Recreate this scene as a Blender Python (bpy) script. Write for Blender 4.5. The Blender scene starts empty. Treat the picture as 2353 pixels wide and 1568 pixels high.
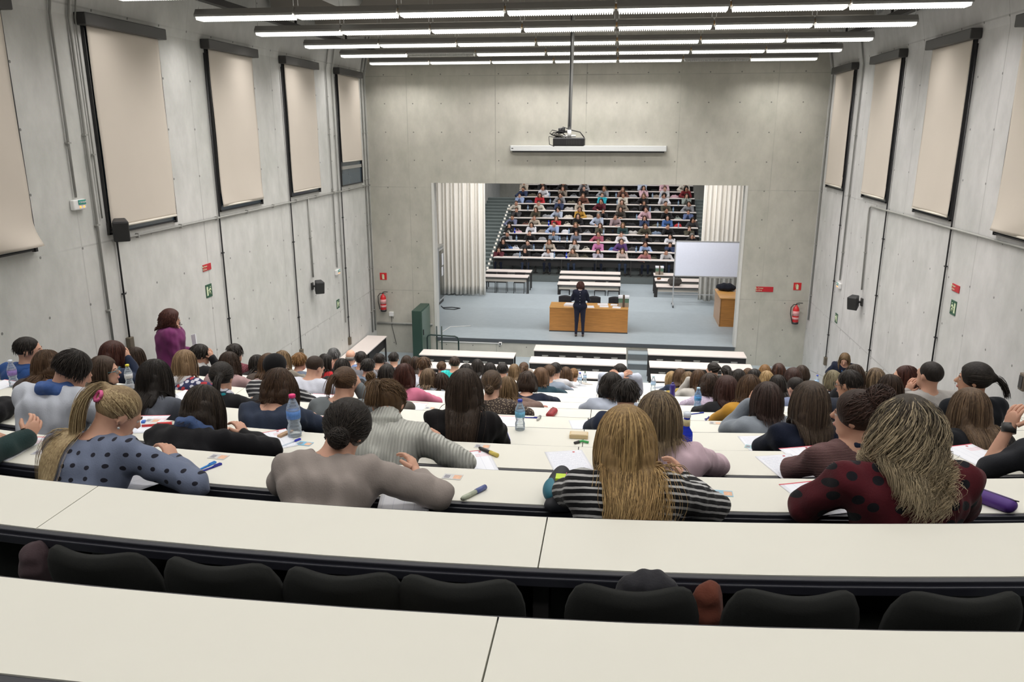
import bpy, math, random
import numpy as np
from math import sin, cos, radians, sqrt, pi, atan2, floor
from mathutils import Vector, Matrix

# ---------------------------------------------------------------- camera, world, exposure, large lights
SC = bpy.context.scene
COL = SC.collection
EYE = 6.3            # height of the camera above the flat hall floor; everything below is written relative to the eye
F_PX, W_PX, H_PX = 1812.0, 2353, 1568
PITCH, YAW = radians(15.07), radians(7.56)
cam_d = bpy.data.cameras.new('camera'); cam = bpy.data.objects.new('camera', cam_d); COL.objects.link(cam)
cam_d.sensor_width = 36.0; cam_d.lens = 36.0 * F_PX / W_PX; cam_d.clip_start = 0.05; cam_d.clip_end = 200
cam.rotation_euler = (radians(90) - PITCH, 0, YAW)
SC.camera = cam
SC.view_settings.view_transform = 'Standard'; SC.view_settings.look = 'None'
SC.view_settings.gamma = 1.0; SC.view_settings.use_curve_mapping = False
SC.view_settings.exposure = -1.25
wd = bpy.data.worlds.new('world'); SC.world = wd; wd.use_nodes = True
wd.node_tree.nodes['Background'].inputs[0].default_value = (0.75, 0.85, 1.0, 1)
wd.node_tree.nodes['Background'].inputs[1].default_value = 1.0
SC.cycles.max_bounces = 6; SC.cycles.diffuse_bounces = 4; SC.cycles.glossy_bounces = 2
SC.cycles.transmission_bounces = 6; SC.cycles.transparent_max_bounces = 8
SC.cycles.caustics_reflective = False; SC.cycles.caustics_refractive = False
SC.cycles.use_denoising = True
SC.cycles.sample_clamp_indirect = 6.0

LAMP_Z = 1.62
LAMP_Y = [12.04, 14.07, 16.3, 18.44, 20.6]
LAMP_X0, LAMP_W = -6.4, 1.57
LAMP_OFF = {(3, 1), (4, 5)}
def area(name, loc, sx, sy, power, rot=(0, 0, 0), col=(1.0, 0.965, 0.935), spread=132):
    l = bpy.data.lights.new(name, 'AREA'); l.shape = 'RECTANGLE'; l.size = sx; l.size_y = sy
    l.energy = power; l.color = col; l.spread = radians(spread)
    o = bpy.data.objects.new(name, l); COL.objects.link(o); o.location = loc; o.rotation_euler = rot
    return o
P_FIX = 66.0
for i, y in enumerate(LAMP_Y):
    for j in range(7):
        if (i, j) in LAMP_OFF: continue
        area('lamp_or_fill_light', (LAMP_X0 + (j + .5) * LAMP_W, y, LAMP_Z - .05), LAMP_W - .12, .22, P_FIX * (.35 if (i, j) == (4, 1) else 1))
BACK_LAMP_Y = [10.0, 7.9, 5.8, 3.7, 1.6, -0.6]
BACK_POW = [4.8, 3.7, 2.7, 2.1, 1.7, 1.7]
for y, q in zip(BACK_LAMP_Y, BACK_POW): area('lamp_or_fill_light', (-.9, y, LAMP_Z - .05), 10.9, .22, P_FIX * q)
for y in LAMP_Y + BACK_LAMP_Y: area('ceiling_fill_light', (-.9, y, LAMP_Z + .14), 10.9, .12, P_FIX * (.22 if y > 11 else .12), (pi, 0, 0), spread=170)  # added upward fill above each row, brightens ceiling and upper walls
FAR_LAMP_Y = [30.2, 32.4, 34.6, 36.8, 39.0, 41.4]
for y in FAR_LAMP_Y: area('lamp_or_fill_light', (-.9, y, LAMP_Z), 10.9, .10, P_FIX * 4.2)
STAGE_FILL_Y = [22.4, 24.2, 25.6]
for y in STAGE_FILL_Y: area('lamp_or_fill_light', (-.9, y, -.75), 9.0, .20, P_FIX * 3.9, (radians(38), 0, 0))  # unseen fill lights added over the stage, tilted to brighten the curtains

# ---------------------------------------------------------------- geometry helpers
FW = np.array([-sin(YAW) * cos(PITCH), cos(YAW) * cos(PITCH), -sin(PITCH)])
RT = np.array([cos(YAW), sin(YAW), 0.0]); UPV = np.cross(RT, FW)
def ray(u, v):
    d = FW * F_PX + RT * (u - W_PX / 2) - UPV * (v - H_PX / 2)
    return d / np.linalg.norm(d)
def atY(u, v, Y): d = ray(u, v); return d * (Y / d[1])
def atZ(u, v, Z): d = ray(u, v); return d * (Z / d[2])
def atX(u, v, X): d = ray(u, v); return d * (X / d[0])

def link(o, parent=None):
    COL.objects.link(o)
    if parent is not None: o.parent = parent
    return o
def tag(o, label=None, cat=None, group=None, kind=None):
    if label: o['label'] = label
    if cat: o['category'] = cat
    if group: o['group'] = group
    if kind: o['kind'] = kind
    return o
def thing(name, label, cat, loc=(0, 0, 0), rz=0.0, group=None):
    o = bpy.data.objects.new(name, None); link(o); o.location = [float(c) for c in loc]; o.rotation_euler = (0, 0, rz)
    o.empty_display_size = .05
    return tag(o, label, cat, group)
def mesh_np(name, V, Q, mat, smooth=True, attr=None):
    me = bpy.data.meshes.new(name)
    V = np.asarray(V, np.float32).reshape(-1, 3); Q = np.asarray(Q, np.int32)
    me.vertices.add(len(V)); me.vertices.foreach_set('co', V.ravel())
    n = Q.shape[1]
    me.loops.add(Q.size); me.loops.foreach_set('vertex_index', Q.ravel())
    me.polygons.add(len(Q)); me.polygons.foreach_set('loop_start', np.arange(0, Q.size, n, dtype=np.int32))
    me.polygons.foreach_set('use_smooth', np.full(len(Q), smooth))
    if attr is not None:
        a = me.attributes.new('tone', 'FLOAT', 'POINT'); a.data.foreach_set('value', np.asarray(attr, np.float32))
    me.materials.append(mat); me.update(calc_edges=True)
    return me
class MB:
    """collects simple solids, then links them as one mesh object"""
    def __init__(s): s.v = []; s.f = []; s.sm = []
    def add(s, vs, fs, smooth=False):
        b = len(s.v); s.v += [tuple(map(float, p)) for p in vs]; s.f += [tuple(b + i for i in f) for f in fs]; s.sm += [smooth] * len(fs)
        return s
    def box(s, x0, y0, z0, x1, y1, z1):
        return s.add([(x0, y0, z0), (x1, y0, z0), (x1, y1, z0), (x0, y1, z0), (x0, y0, z1), (x1, y0, z1), (x1, y1, z1), (x0, y1, z1)],
                     [(0, 3, 2, 1), (4, 5, 6, 7), (0, 1, 5, 4), (1, 2, 6, 5), (2, 3, 7, 6), (3, 0, 4, 7)])
    def cbox(s, c, d): return s.box(c[0] - d[0] / 2, c[1] - d[1] / 2, c[2] - d[2] / 2, c[0] + d[0] / 2, c[1] + d[1] / 2, c[2] + d[2] / 2)
    def tube(s, pts, r, n=8, cap=True):
        pts = [Vector(p) for p in pts]; rs = r if isinstance(r, (list, tuple)) else [r] * len(pts)
        vs = []; prev = None
        for i, p in enumerate(pts):
            a = pts[max(i - 1, 0)]; b = pts[min(i + 1, len(pts) - 1)]; t = (b - a).normalized() if (b - a).length > 1e-9 else Vector((0, 0, 1))
            if prev is None:
                u = t.orthogonal().normalized()
            else:
                u = prev - t * prev.dot(t); u = u.normalized() if u.length > 1e-6 else t.orthogonal().normalized()
            prev = u; w = t.cross(u)
            for k in range(n):
                an = 2 * pi * k / n; vs.append(p + u * (cos(an) * rs[i]) + w * (sin(an) * rs[i]))
        fs = []
        for i in range(len(pts) - 1):
            for k in range(n):
                k2 = (k + 1) % n; fs.append((i * n + k, i * n + k2, (i + 1) * n + k2, (i + 1) * n + k))
        if cap: fs += [tuple(range(n))[::-1], tuple((len(pts) - 1) * n + k for k in range(n))]
        return s.add(vs, fs, True)
    def lathe(s, prof, n=16, c=(0, 0, 0)):
        vs = []
        for r, z in prof:
            for k in range(n):
                a = 2 * pi * k / n; vs.append((c[0] + r * cos(a), c[1] + r * sin(a), c[2] + z))
        fs = []
        for i in range(len(prof) - 1):
            for k in range(n):
                k2 = (k + 1) % n; fs.append((i * n + k, i * n + k2, (i + 1) * n + k2, (i + 1) * n + k))
        if prof[0][0] > 1e-5: fs.append(tuple(range(n))[::-1])
        if prof[-1][0] > 1e-5: fs.append(tuple((len(prof) - 1) * n + k for k in range(n)))
        return s.add(vs, fs, True)
    def prism(s, poly, z0, z1):
        n = len(poly); vs = [(x, y, z0) for x, y in poly] + [(x, y, z1) for x, y in poly]
        return s.add(vs, [tuple(range(n))[::-1], tuple(range(n, 2 * n))] + [(i, (i + 1) % n, n + (i + 1) % n, n + i) for i in range(n)])
    def xform(s, M):
        s.v = [tuple(M @ Vector(p)) for p in s.v]; return s
    def mesh(s, name, mat, bevel=0):
        me = bpy.data.meshes.new(name); me.from_pydata(s.v, [], s.f); me.polygons.foreach_set('use_smooth', s.sm)
        me.materials.append(mat); me.update(); return me
    def build(s, name, mat, parent=None, bevel=0, seg=2):
        o = bpy.data.objects.new(name, s.mesh(name, mat)); link(o, parent)
        if bevel:
            m = o.modifiers.new('bevel', 'BEVEL'); m.width = bevel; m.segments = seg; m.limit_method = 'ANGLE'
        return o
def copy_tree(o, parent=None):
    c = o.copy(); COL.objects.link(c); c.parent = parent
    for ch in list(o.children): copy_tree(ch, c)
    return c

# ---------------------------------------------------------------- materials
MATS = {}
def nodes(name):
    m = bpy.data.materials.new(name); m.use_nodes = True; nt = m.node_tree
    return m, nt, nt.nodes['Principled BSDF']
def N(nt, t, **kw):
    n = nt.nodes.new(t)
    for k, v in kw.items():
        if k == 'inp':
            for a, b in v.items(): n.inputs[a].default_value = b
        else: setattr(n, k, v)
    return n
def L(nt, a, b): nt.links.new(a, b)
def math_n(nt, op, a, b=None, c=None):
    n = nt.nodes.new('ShaderNodeMath'); n.operation = op
    for i, x in enumerate((a, b, c)):
        if x is None: continue
        if isinstance(x, (int, float)): n.inputs[i].default_value = x
        else: nt.links.new(x, n.inputs[i])
    return n.outputs[0]
def mixc(nt, fac, a, b, mode='MIX'):
    n = nt.nodes.new('ShaderNodeMix'); n.data_type = 'RGBA'; n.blend_type = mode
    for i, x in ((0, fac), (6, a), (7, b)):
        if hasattr(x, 'is_output'): nt.links.new(x, n.inputs[i])
        else: n.inputs[i].default_value = x if i == 0 else (*x[:3], 1)
    return n.outputs[2]
def bump(nt, bs, h, strength, dist=.01):
    b = N(nt, 'ShaderNodeBump', inp={'Strength': strength, 'Distance': dist}); L(nt, h, b.inputs['Height']); L(nt, b.outputs[0], bs.inputs['Normal'])
def plain(name, c, rough=.5, metal=0.0, noise=0.0, scale=20, spec=.5, emit=0, bmp=0):
    k = (name,)
    if k in MATS: return MATS[k]
    m, nt, bs = nodes(name); bs.inputs['Base Color'].default_value = (*c, 1); bs.inputs['Roughness'].default_value = rough
    bs.inputs['Metallic'].default_value = metal; bs.inputs['Specular IOR Level'].default_value = spec
    tc = N(nt, 'ShaderNodeTexCoord'); nz = N(nt, 'ShaderNodeTexNoise', inp={'Scale': scale, 'Detail': 3.0}); L(nt, tc.outputs['Object'], nz.inputs['Vector'])
    a = tuple(x * (1 - max(noise, .03)) for x in c); b = tuple(min(1, x * (1 + max(noise, .03))) for x in c)
    L(nt, mixc(nt, nz.outputs[0], a, b), bs.inputs['Base Color'])
    if bmp: bump(nt, bs, nz.outputs[0], bmp)
    if emit: bs.inputs['Emission Color'].default_value = (*c, 1); bs.inputs['Emission Strength'].default_value = emit
    MATS[k] = m; return m
def glass(name, c, alpha=.35):
    k = (name,)
    if k in MATS: return MATS[k]
    m, nt, bs = nodes(name); bs.inputs['Base Color'].default_value = (*c, 1); bs.inputs['Roughness'].default_value = .08
    tr = N(nt, 'ShaderNodeBsdfTransparent', inp={'Color': (*[.55 + .45 * x for x in c], 1)}); fr = N(nt, 'ShaderNodeFresnel', inp={'IOR': 1.4})
    tc = N(nt, 'ShaderNodeTexCoord'); wv = N(nt, 'ShaderNodeTexWave', bands_direction='Z', inp={'Scale': 18.0}); L(nt, tc.outputs['Object'], wv.inputs['Vector'])
    f = math_n(nt, 'ADD', math_n(nt, 'MULTIPLY', wv.outputs['Fac'], .12), math_n(nt, 'ADD', fr.outputs[0], alpha))
    mx = N(nt, 'ShaderNodeMixShader'); L(nt, f, mx.inputs[0]); L(nt, tr.outputs[0], mx.inputs[1]); L(nt, bs.outputs[0], mx.inputs[2])
    L(nt, mx.outputs[0], nt.nodes['Material Output'].inputs[0]); MATS[k] = m; return m
def concrete(name, axis, tint=(.50, .495, .47), pu=1.55, pv=2.95, u0=0.0, v0=-1.5, diag=None, holes=(.775, .74)):
    m, nt, bs = nodes(name); bs.inputs['Roughness'].default_value = .72; bs.inputs['Specular IOR Level'].default_value = .3
    tc = N(nt, 'ShaderNodeTexCoord'); sx = N(nt, 'ShaderNodeSeparateXYZ'); L(nt, tc.outputs['Object'], sx.inputs[0])
    u = sx.outputs['Y' if axis == 'X' else 'X']; v = sx.outputs['Z'] if axis != 'Z' else sx.outputs['Y']
    n1 = N(nt, 'ShaderNodeTexNoise', inp={'Scale': .45, 'Detail': 5.0, 'Roughness': .6}); L(nt, tc.outputs['Object'], n1.inputs['Vector'])
    mp = N(nt, 'ShaderNodeMapping', inp={'Scale': (1.3, 1.3, .75)}); L(nt, tc.outputs['Object'], mp.inputs[0])
    n2 = N(nt, 'ShaderNodeTexNoise', inp={'Scale': 2.6, 'Detail': 8.0, 'Roughness': .65}); L(nt, mp.outputs[0], n2.inputs['Vector'])
    n3 = N(nt, 'ShaderNodeTexNoise', inp={'Scale': 60.0, 'Detail': 2.0}); L(nt, tc.outputs['Object'], n3.inputs['Vector'])
    r1 = N(nt, 'ShaderNodeMapRange', inp={'From Min': .35, 'From Max': .65}); L(nt, n1.outputs[0], r1.inputs[0])
    r2 = N(nt, 'ShaderNodeMapRange', inp={'From Min': .3, 'From Max': .7}); L(nt, n2.outputs[0], r2.inputs[0])
    t = tint
    c = mixc(nt, r1.outputs[0], (t[0] * .78, t[1] * .80, t[2] * .78), (t[0] * 1.09, t[1] * 1.07, t[2] * 1.10))
    c = mixc(nt, .55, c, mixc(nt, r2.outputs[0], (t[0] * .78, t[1] * .79, t[2] * .78), (t[0] * 1.13, t[1] * 1.13, t[2] * 1.12)))
    c = mixc(nt, .10, c, n3.outputs[1], 'SOFT_LIGHT')
    def line(x, p, off, w):      # distance to the nearest multiple of p
        a = math_n(nt, 'ABSOLUTE', math_n(nt, 'WRAP', math_n(nt, 'SUBTRACT', x, off), p / 2, -p / 2)); return math_n(nt, 'LESS_THAN', a, w)
    seam = math_n(nt, 'MAXIMUM', line(u, pu * 2, u0, .012), line(v, pv, v0, .012))
    if diag:
        a, b = diag; e = math_n(nt, 'SUBTRACT', v, math_n(nt, 'MULTIPLY_ADD', u, a, b))
        seam = math_n(nt, 'MAXIMUM', seam, math_n(nt, 'LESS_THAN', math_n(nt, 'ABSOLUTE', e), .014))
    brk = math_n(nt, 'MULTIPLY', seam, math_n(nt, 'MULTIPLY', r1.outputs[0], .55))
    c = mixc(nt, brk, c, (t[0] * .45, t[1] * .45, t[2] * .45))
    hu = math_n(nt, 'WRAP', math_n(nt, 'SUBTRACT', u, u0 + .4), holes[0], 0.0); hv = math_n(nt, 'WRAP', math_n(nt, 'SUBTRACT', v, v0 + .35), holes[1], 0.0)
    hd = math_n(nt, 'ADD', math_n(nt, 'POWER', math_n(nt, 'SUBTRACT', hu, holes[0] / 2), 2.0), math_n(nt, 'POWER', math_n(nt, 'SUBTRACT', hv, holes[1] / 2), 2.0))
    hole = math_n(nt, 'LESS_THAN', hd, .00030)
    c = mixc(nt, math_n(nt, 'MULTIPLY', hole, .75), c, (.10, .10, .095))
    L(nt, c, bs.inputs['Base Color'])
    h = math_n(nt, 'SUBTRACT', n2.outputs[0], math_n(nt, 'ADD', math_n(nt, 'MULTIPLY', seam, .6), hole)); bump(nt, bs, h, .12, .008)
    return m
def wood(name, c, horizontal=True):
    m, nt, bs = nodes(name); bs.inputs['Roughness'].default_value = .35
    tc = N(nt, 'ShaderNodeTexCoord'); mp = N(nt, 'ShaderNodeMapping', inp={'Scale': (1.2, 6, 14) if horizontal else (14, 6, 1.2)}); L(nt, tc.outputs['Object'], mp.inputs[0])
    n = N(nt, 'ShaderNodeTexNoise', inp={'Scale': 2.5, 'Detail': 6.0, 'Distortion': .6}); L(nt, mp.outputs[0], n.inputs['Vector'])
    r = N(nt, 'ShaderNodeMapRange', inp={'From Min': .3, 'From Max': .7}); L(nt, n.outputs[0], r.inputs[0])
    L(nt, mixc(nt, r.outputs[0], tuple(x * .8 for x in c), tuple(min(1, x * 1.12) for x in c)), bs.inputs['Base Color']); return m
def cloth(kind, c, c2=(.02, .02, .03), s=1.0):
    k = ('cloth', kind, c, c2, s)
    if k in MATS: return MATS[k]
    m, nt, bs = nodes('fabric ' + kind); bs.inputs['Roughness'].default_value = .9; bs.inputs['Specular IOR Level'].default_value = .15
    bs.inputs['Sheen Weight'].default_value = .08
    tc = N(nt, 'ShaderNodeTexCoord'); ob = tc.outputs['Object']; sx = N(nt, 'ShaderNodeSeparateXYZ'); L(nt, ob, sx.inputs[0])
    n = N(nt, 'ShaderNodeTexNoise', inp={'Scale': 7.0, 'Detail': 4.0}); L(nt, ob, n.inputs['Vector'])
    fn = N(nt, 'ShaderNodeTexNoise', inp={'Scale': 160.0, 'Detail': 2.0}); L(nt, ob, fn.inputs['Vector'])
    base = mixc(nt, n.outputs[0], tuple(x * .84 for x in c), tuple(min(1, x * 1.14) for x in c)); h = math_n(nt, 'ADD', n.outputs[0], math_n(nt, 'MULTIPLY', fn.outputs[0], .25)); st = .35
    xz = N(nt, 'ShaderNodeCombineXYZ'); L(nt, sx.outputs['X'], xz.inputs[0]); L(nt, math_n(nt, 'ADD', sx.outputs['Z'], math_n(nt, 'MULTIPLY', sx.outputs['Y'], .4)), xz.inputs[1])
    if kind in ('dots', 'bigdots', 'floral', 'speckle'):
        sc, rnd, thr = {'dots': (17, .25, .17), 'bigdots': (12.5, .6, .23), 'floral': (26, 1.0, .42), 'speckle': (48, .8, .22)}[kind]
        v = N(nt, 'ShaderNodeTexVoronoi', voronoi_dimensions='2D', inp={'Scale': sc / s, 'Randomness': rnd}); L(nt, xz.outputs[0], v.inputs['Vector'])
        f = math_n(nt, 'LESS_THAN', v.outputs['Distance'], thr)
        if kind == 'floral':
            f2 = mixc(nt, math_n(nt, 'GREATER_THAN', math_n(nt, 'FRACT', math_n(nt, 'MULTIPLY', v.outputs['Color'], 3.7)), .5), c2, (.6, .6, .68)); base = mixc(nt, f, base, f2)
        else: base = mixc(nt, f, base, c2)
    elif kind == 'stripe':
        f = math_n(nt, 'GREATER_THAN', math_n(nt, 'SINE', math_n(nt, 'MULTIPLY', math_n(nt, 'ADD', sx.outputs['Z'], math_n(nt, 'ADD', math_n(nt, 'MULTIPLY', sx.outputs['Y'], .55), math_n(nt, 'MULTIPLY', n.outputs[0], .02))), 2 * pi / (.028 * s))), .45)
        base = mixc(nt, f, base, c2)
    elif kind == 'plaid':
        a = math_n(nt, 'GREATER_THAN', math_n(nt, 'SINE', math_n(nt, 'MULTIPLY', sx.outputs['X'], 2 * pi / .05)), .4); b = math_n(nt, 'GREATER_THAN', math_n(nt, 'SINE', math_n(nt, 'MULTIPLY', sx.outputs['Z'], 2 * pi / .05)), .4)
        base = mixc(nt, math_n(nt, 'MULTIPLY', math_n(nt, 'ADD', a, b), .4), base, c2)
    elif kind in ('rib', 'hrib'):
        fq = 2 * pi / (.016 * s)
        w = math_n(nt, 'SINE', math_n(nt, 'MULTIPLY', sx.outputs['X'] if kind == 'rib' else math_n(nt, 'ADD', sx.outputs['Z'], math_n(nt, 'MULTIPLY', sx.outputs['Y'], .5)), fq))
        base = mixc(nt, math_n(nt, 'MULTIPLY_ADD', w, .22, .22), base, tuple(x * .6 for x in c)); h = math_n(nt, 'MULTIPLY_ADD', w, -.5, h); st = .6
    L(nt, base, bs.inputs['Base Color']); bump(nt, bs, h, st, .012); MATS[k] = m; return m
def hair_mat(c, c2=None):
    c2 = c2 or tuple(min(1, x * 2.1 + .004) for x in c); k = ('hair', c, c2)
    if k in MATS: return MATS[k]
    m, nt, bs = nodes('hair'); bs.inputs['Roughness'].default_value = .5; bs.inputs['Specular IOR Level'].default_value = .22
    at = N(nt, 'ShaderNodeAttribute', attribute_name='tone'); tc = N(nt, 'ShaderNodeTexCoord')
    mp = N(nt, 'ShaderNodeMapping', inp={'Scale': (90, 90, 6)}); L(nt, tc.outputs['Object'], mp.inputs[0])
    n = N(nt, 'ShaderNodeTexNoise', inp={'Scale': 1.2, 'Detail': 3.0}); L(nt, mp.outputs[0], n.inputs['Vector'])
    f = math_n(nt, 'MINIMUM', math_n(nt, 'MAXIMUM', math_n(nt, 'ADD', at.outputs['Fac'], math_n(nt, 'MULTIPLY_ADD', n.outputs[0], .9, -.45)), 0.0), 1.0)
    L(nt, mixc(nt, f, c, c2), bs.inputs['Base Color']); bump(nt, bs, n.outputs[0], .5, .008); MATS[k] = m; return m
def skin_mat(i=0):
    k = ('skin', i)
    if k in MATS: return MATS[k]
    c = [(.62, .36, .26), (.55, .31, .21), (.44, .24, .16), (.68, .42, .32)][i]
    m, nt, bs = nodes('skin'); bs.inputs['Roughness'].default_value = .5; bs.inputs['Specular IOR Level'].default_value = .3
    tc = N(nt, 'ShaderNodeTexCoord'); n = N(nt, 'ShaderNodeTexNoise', inp={'Scale': 14.0, 'Detail': 4.0}); L(nt, tc.outputs['Object'], n.inputs['Vector'])
    L(nt, mixc(nt, n.outputs[0], (c[0] * .9, c[1] * .82, c[2] * .82), (min(1, c[0] * 1.08), c[1] * 1.12, c[2] * 1.1)), bs.inputs['Base Color']); MATS[k] = m; return m

M_DESK = plain('cream laminate', (.755, .745, .675), .38, noise=.02, scale=3, spec=.35)
M_PINK = plain('rose white laminate', (.84, .76, .72), .38, noise=.02, scale=3, spec=.35)
M_EDGE = plain('black edge band', (.022, .023, .032), .35)
M_PANEL = plain('black perforated steel', (.03, .028, .028), .5)
M_CHAIR = plain('black upholstery', (.020, .021, .020), .95, noise=.15, scale=200, spec=.2, bmp=.1)
M_STEEL = plain('painted grey steel', (.33, .33, .31), .45)
M_DARK = plain('charcoal metal', (.045, .043, .042), .5)
M_BLACKP = plain('black plastic', (.018, .018, .02), .45)
M_WHITEP = plain('white plastic', (.80, .80, .79), .4)
M_PAPER = plain('white paper', (.86, .87, .93), .7)
M_GREEN = plain('dark green lacquer', (.025, .06, .045), .4)
M_FLOOR = plain('blue grey vinyl', (.36, .42, .46), .42, noise=.09, scale=7, spec=.4)
M_TIER = plain('dark grey vinyl', (.13, .15, .15), .6, noise=.1, scale=9)
M_BEIGE = plain('beige blind fabric', (.62, .56, .49), .85, noise=.03, scale=2, bmp=.05)
M_RED = plain('red enamel', (.62, .02, .025), .35)
M_GOLD = plain('warm wood', (.5, .3, .12), .5)
M_ALU = plain('aluminium', (.6, .61, .62), .35, .6)
M_GREYCAB = plain('grey cabinet lacquer', (.36, .39, .42), .45)

# ---------------------------------------------------------------- the setting
XL, XR, YW = -6.82, 5.14, 21.5
ZF, ZS = -6.3, -5.8
def struct(name, mb, mat, parent=None, bevel=0):
    o = mb.build(name, mat, parent, bevel)
    if parent is None: o['kind'] = 'structure'
    return o
C_SIDE_L = concrete('fair faced concrete left', 'X', (.62, .62, .60), u0=9.3, v0=-1.47, diag=(-.19, -2.2))
C_SIDE_R = concrete('fair faced concrete right', 'X', (.61, .605, .60), u0=9.0, v0=-1.47, diag=(-.19, -2.2))
C_FRONT = concrete('fair faced concrete front', 'Y', (.53, .515, .455), pu=1.2, pv=2.9, u0=-.9, v0=-1.55)
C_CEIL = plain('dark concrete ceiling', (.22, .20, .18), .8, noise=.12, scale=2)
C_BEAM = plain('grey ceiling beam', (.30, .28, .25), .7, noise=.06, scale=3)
def row_ZY(k):
    if k < 0: return -1.085, 1.56, 14.4
    z = -(1.27 + .2205 * k + .00118 * k * k); y = 2.45 + .8324 * k; r = 14 + k
    if k == 0: y, r = 2.405, 13.6
    if k == 1: y, r = 3.255, 16.0
    if k == 2: y = 4.10
    return z, y, r
XC = -.85
DESK_W = .335
def arc(k, X, off=0.0):
    """point on row k's far edge moved `off` towards the camera, at lateral position X"""
    z, y, r = row_ZY(k); rr = r + off
    return y + r - sqrt(rr * rr - (X - XC) ** 2)
def arc_yaw(k, X): return math.asin((X - XC) / row_ZY(k)[2])

for nm, x0, x1, m in (('wall_left', XL - .3, XL, C_SIDE_L), ('wall_right', XR, XR + .3, C_SIDE_R)):
    s = 1 if x0 < 0 else -1; xi = XL if s > 0 else XR; xo = x0 if s > 0 else x1
    mb = MB()
    prof = [(xi, -7.0), (xi, 1.36), (xi + s * .36, 3.15), (xo, 3.15), (xo, -7.0)]
    vs = [(x, y, z) for y in (-3.0, YW) for x, z in prof]
    mb.add(vs, [(0, 1, 2, 3, 4), (9, 8, 7, 6, 5)] + [(i, (i + 1) % 5, 5 + (i + 1) % 5, 5 + i) for i in range(5)])
    struct(nm, mb, m)
    struct('wall_far_' + nm[5:], MB().box(x0, 28.3, -7, x1, 46, 3.15), m)
    struct('wall_stage_' + nm[5:], MB().box(x0, YW, -7, x1, 28.3, .2), m)
OX0, OX1, OZ = -5.05, 3.315, -1.43
mb = MB().box(XL, YW, -7, OX0, YW + .3, OZ).box(OX1, YW, -7, XR, YW + .3, OZ).box(XL, YW, OZ, XR, YW + .3, 3.15).box(OX0, YW, -7, OX1, YW + .3, ZS - .06)
struct('wall_front', mb, C_FRONT)
mb = MB().box(XL, 28.0, -7, OX0, 28.3, OZ).box(OX1 + .6, 28.0, -7, XR, 28.3, OZ).box(XL, 28.0, OZ, XR, 28.3, 3.15)
struct('wall_far_front', mb, C_FRONT)
struct('wall_back', MB().box(XL, -3.3, -7, XR, -3.0, 3.15), C_FRONT)
struct('wall_far_back', MB().box(XL, 46, -7, XR, 46.3, 3.15), C_FRONT)
struct('ceiling', MB().box(XL - .3, -3.3, 3.15, XR + .3, YW + .3, 3.4), C_CEIL)
struct('ceiling_stage', MB().box(XL, YW + .3, -.6, XR, 28.0, -.4), C_CEIL)
struct('ceiling_far', MB().box(XL - .3, 28, 3.15, XR + .3, 46.3, 3.4), C_CEIL)
M_JAMB = plain('off white jamb paint', (.66, .66, .63), .6)
struct('trim_1', MB().box(OX0 - .035, YW - .012, ZS, OX0 + .03, YW + .31, OZ), M_JAMB)
struct('trim_2', MB().box(OX1 - .03, YW - .012, ZS, OX1 + .035, YW + .31, OZ), M_JAMB)
struct('trim_3', MB().box(OX0, YW - .03, ZS - .09, OX1, YW + .012, ZS + .004), plain('dark stage nosing', (.08, .09, .10), .5))
struct('trim_4', MB().box(OX0 + .1, YW - .035, ZS - .125, -3.2, YW, ZS - .10), M_WHITEP)
struct('floor', MB().box(XL, 16.9, ZF - .4, XR, YW, ZF), M_FLOOR)
struct('floor_stage', MB().box(XL, YW + .005, ZS - .5, XR, 27.97, ZS), M_FLOOR)
struct('floor_far', MB().box(XL, 27.97, ZF - .4, XR, 33.0, ZF), M_FLOOR)
# stair of two treads up to the stage between the desk blocks
st = MB().box(.42, 20.66, ZF, 1.04, 21.06, ZF + .165).box(.42, 21.06, ZF, 1.04, YW, ZF + .33)
struct('floor_stair', st, plain('grey stair vinyl', (.17, .19, .20), .5, noise=.06))
mbn = MB().box(.42, 20.655, ZF + .15, 1.04, 20.93, ZF + .172).box(.42, 21.055, ZF + .315, 1.04, 21.35, ZF + .337)
struct('trim_5', mbn, M_FLOOR)
ORD = ['first', 'second', 'third', 'fourth', 'fifth', 'sixth', 'seventh', 'eighth', 'ninth', 'tenth', 'eleventh', 'twelfth', 'thirteenth', 'fourteenth', 'fifteenth', 'sixteenth', 'seventeenth', 'eighteenth', 'nineteenth']
# tiers of our hall, following the desk arcs
def tier_mesh(k):
    z = row_ZY(k)[0] - .74; xs = np.linspace(XL, XR, 15); mb = MB()
    yb = [(arc(k - 1, x, 0) if k > 0 else (arc(-1, x, 0) if k == 0 else -3.0)) - .02 for x in xs]; yf = [arc(k, x, 0) for x in xs]
    n = len(xs)
    vs = [(x, y, z) for x, y in zip(xs, yb)] + [(x, y, z) for x, y in zip(xs, yf)] + [(x, y, z - .55) for x, y in zip(xs, yb)] + [(x, y, z - .55) for x, y in zip(xs, yf)]
    fs = []
    for i in range(n - 1):
        fs += [(i, i + 1, n + i + 1, n + i), (n + i, n + i + 1, 3 * n + i + 1, 3 * n + i), (2 * n + i + 1, 2 * n + i, 3 * n + i, 3 * n + i + 1), (i + 1, i, 2 * n + i, 2 * n + i + 1)]
    fs += [(0, n, 3 * n, 2 * n), (n - 1, 3 * n - 1, 4 * n - 1, 2 * n - 1)]
    return mb.add(vs, fs)
for k in range(-1, 18): struct('floor_tier', tier_mesh(k), M_TIER)
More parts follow.
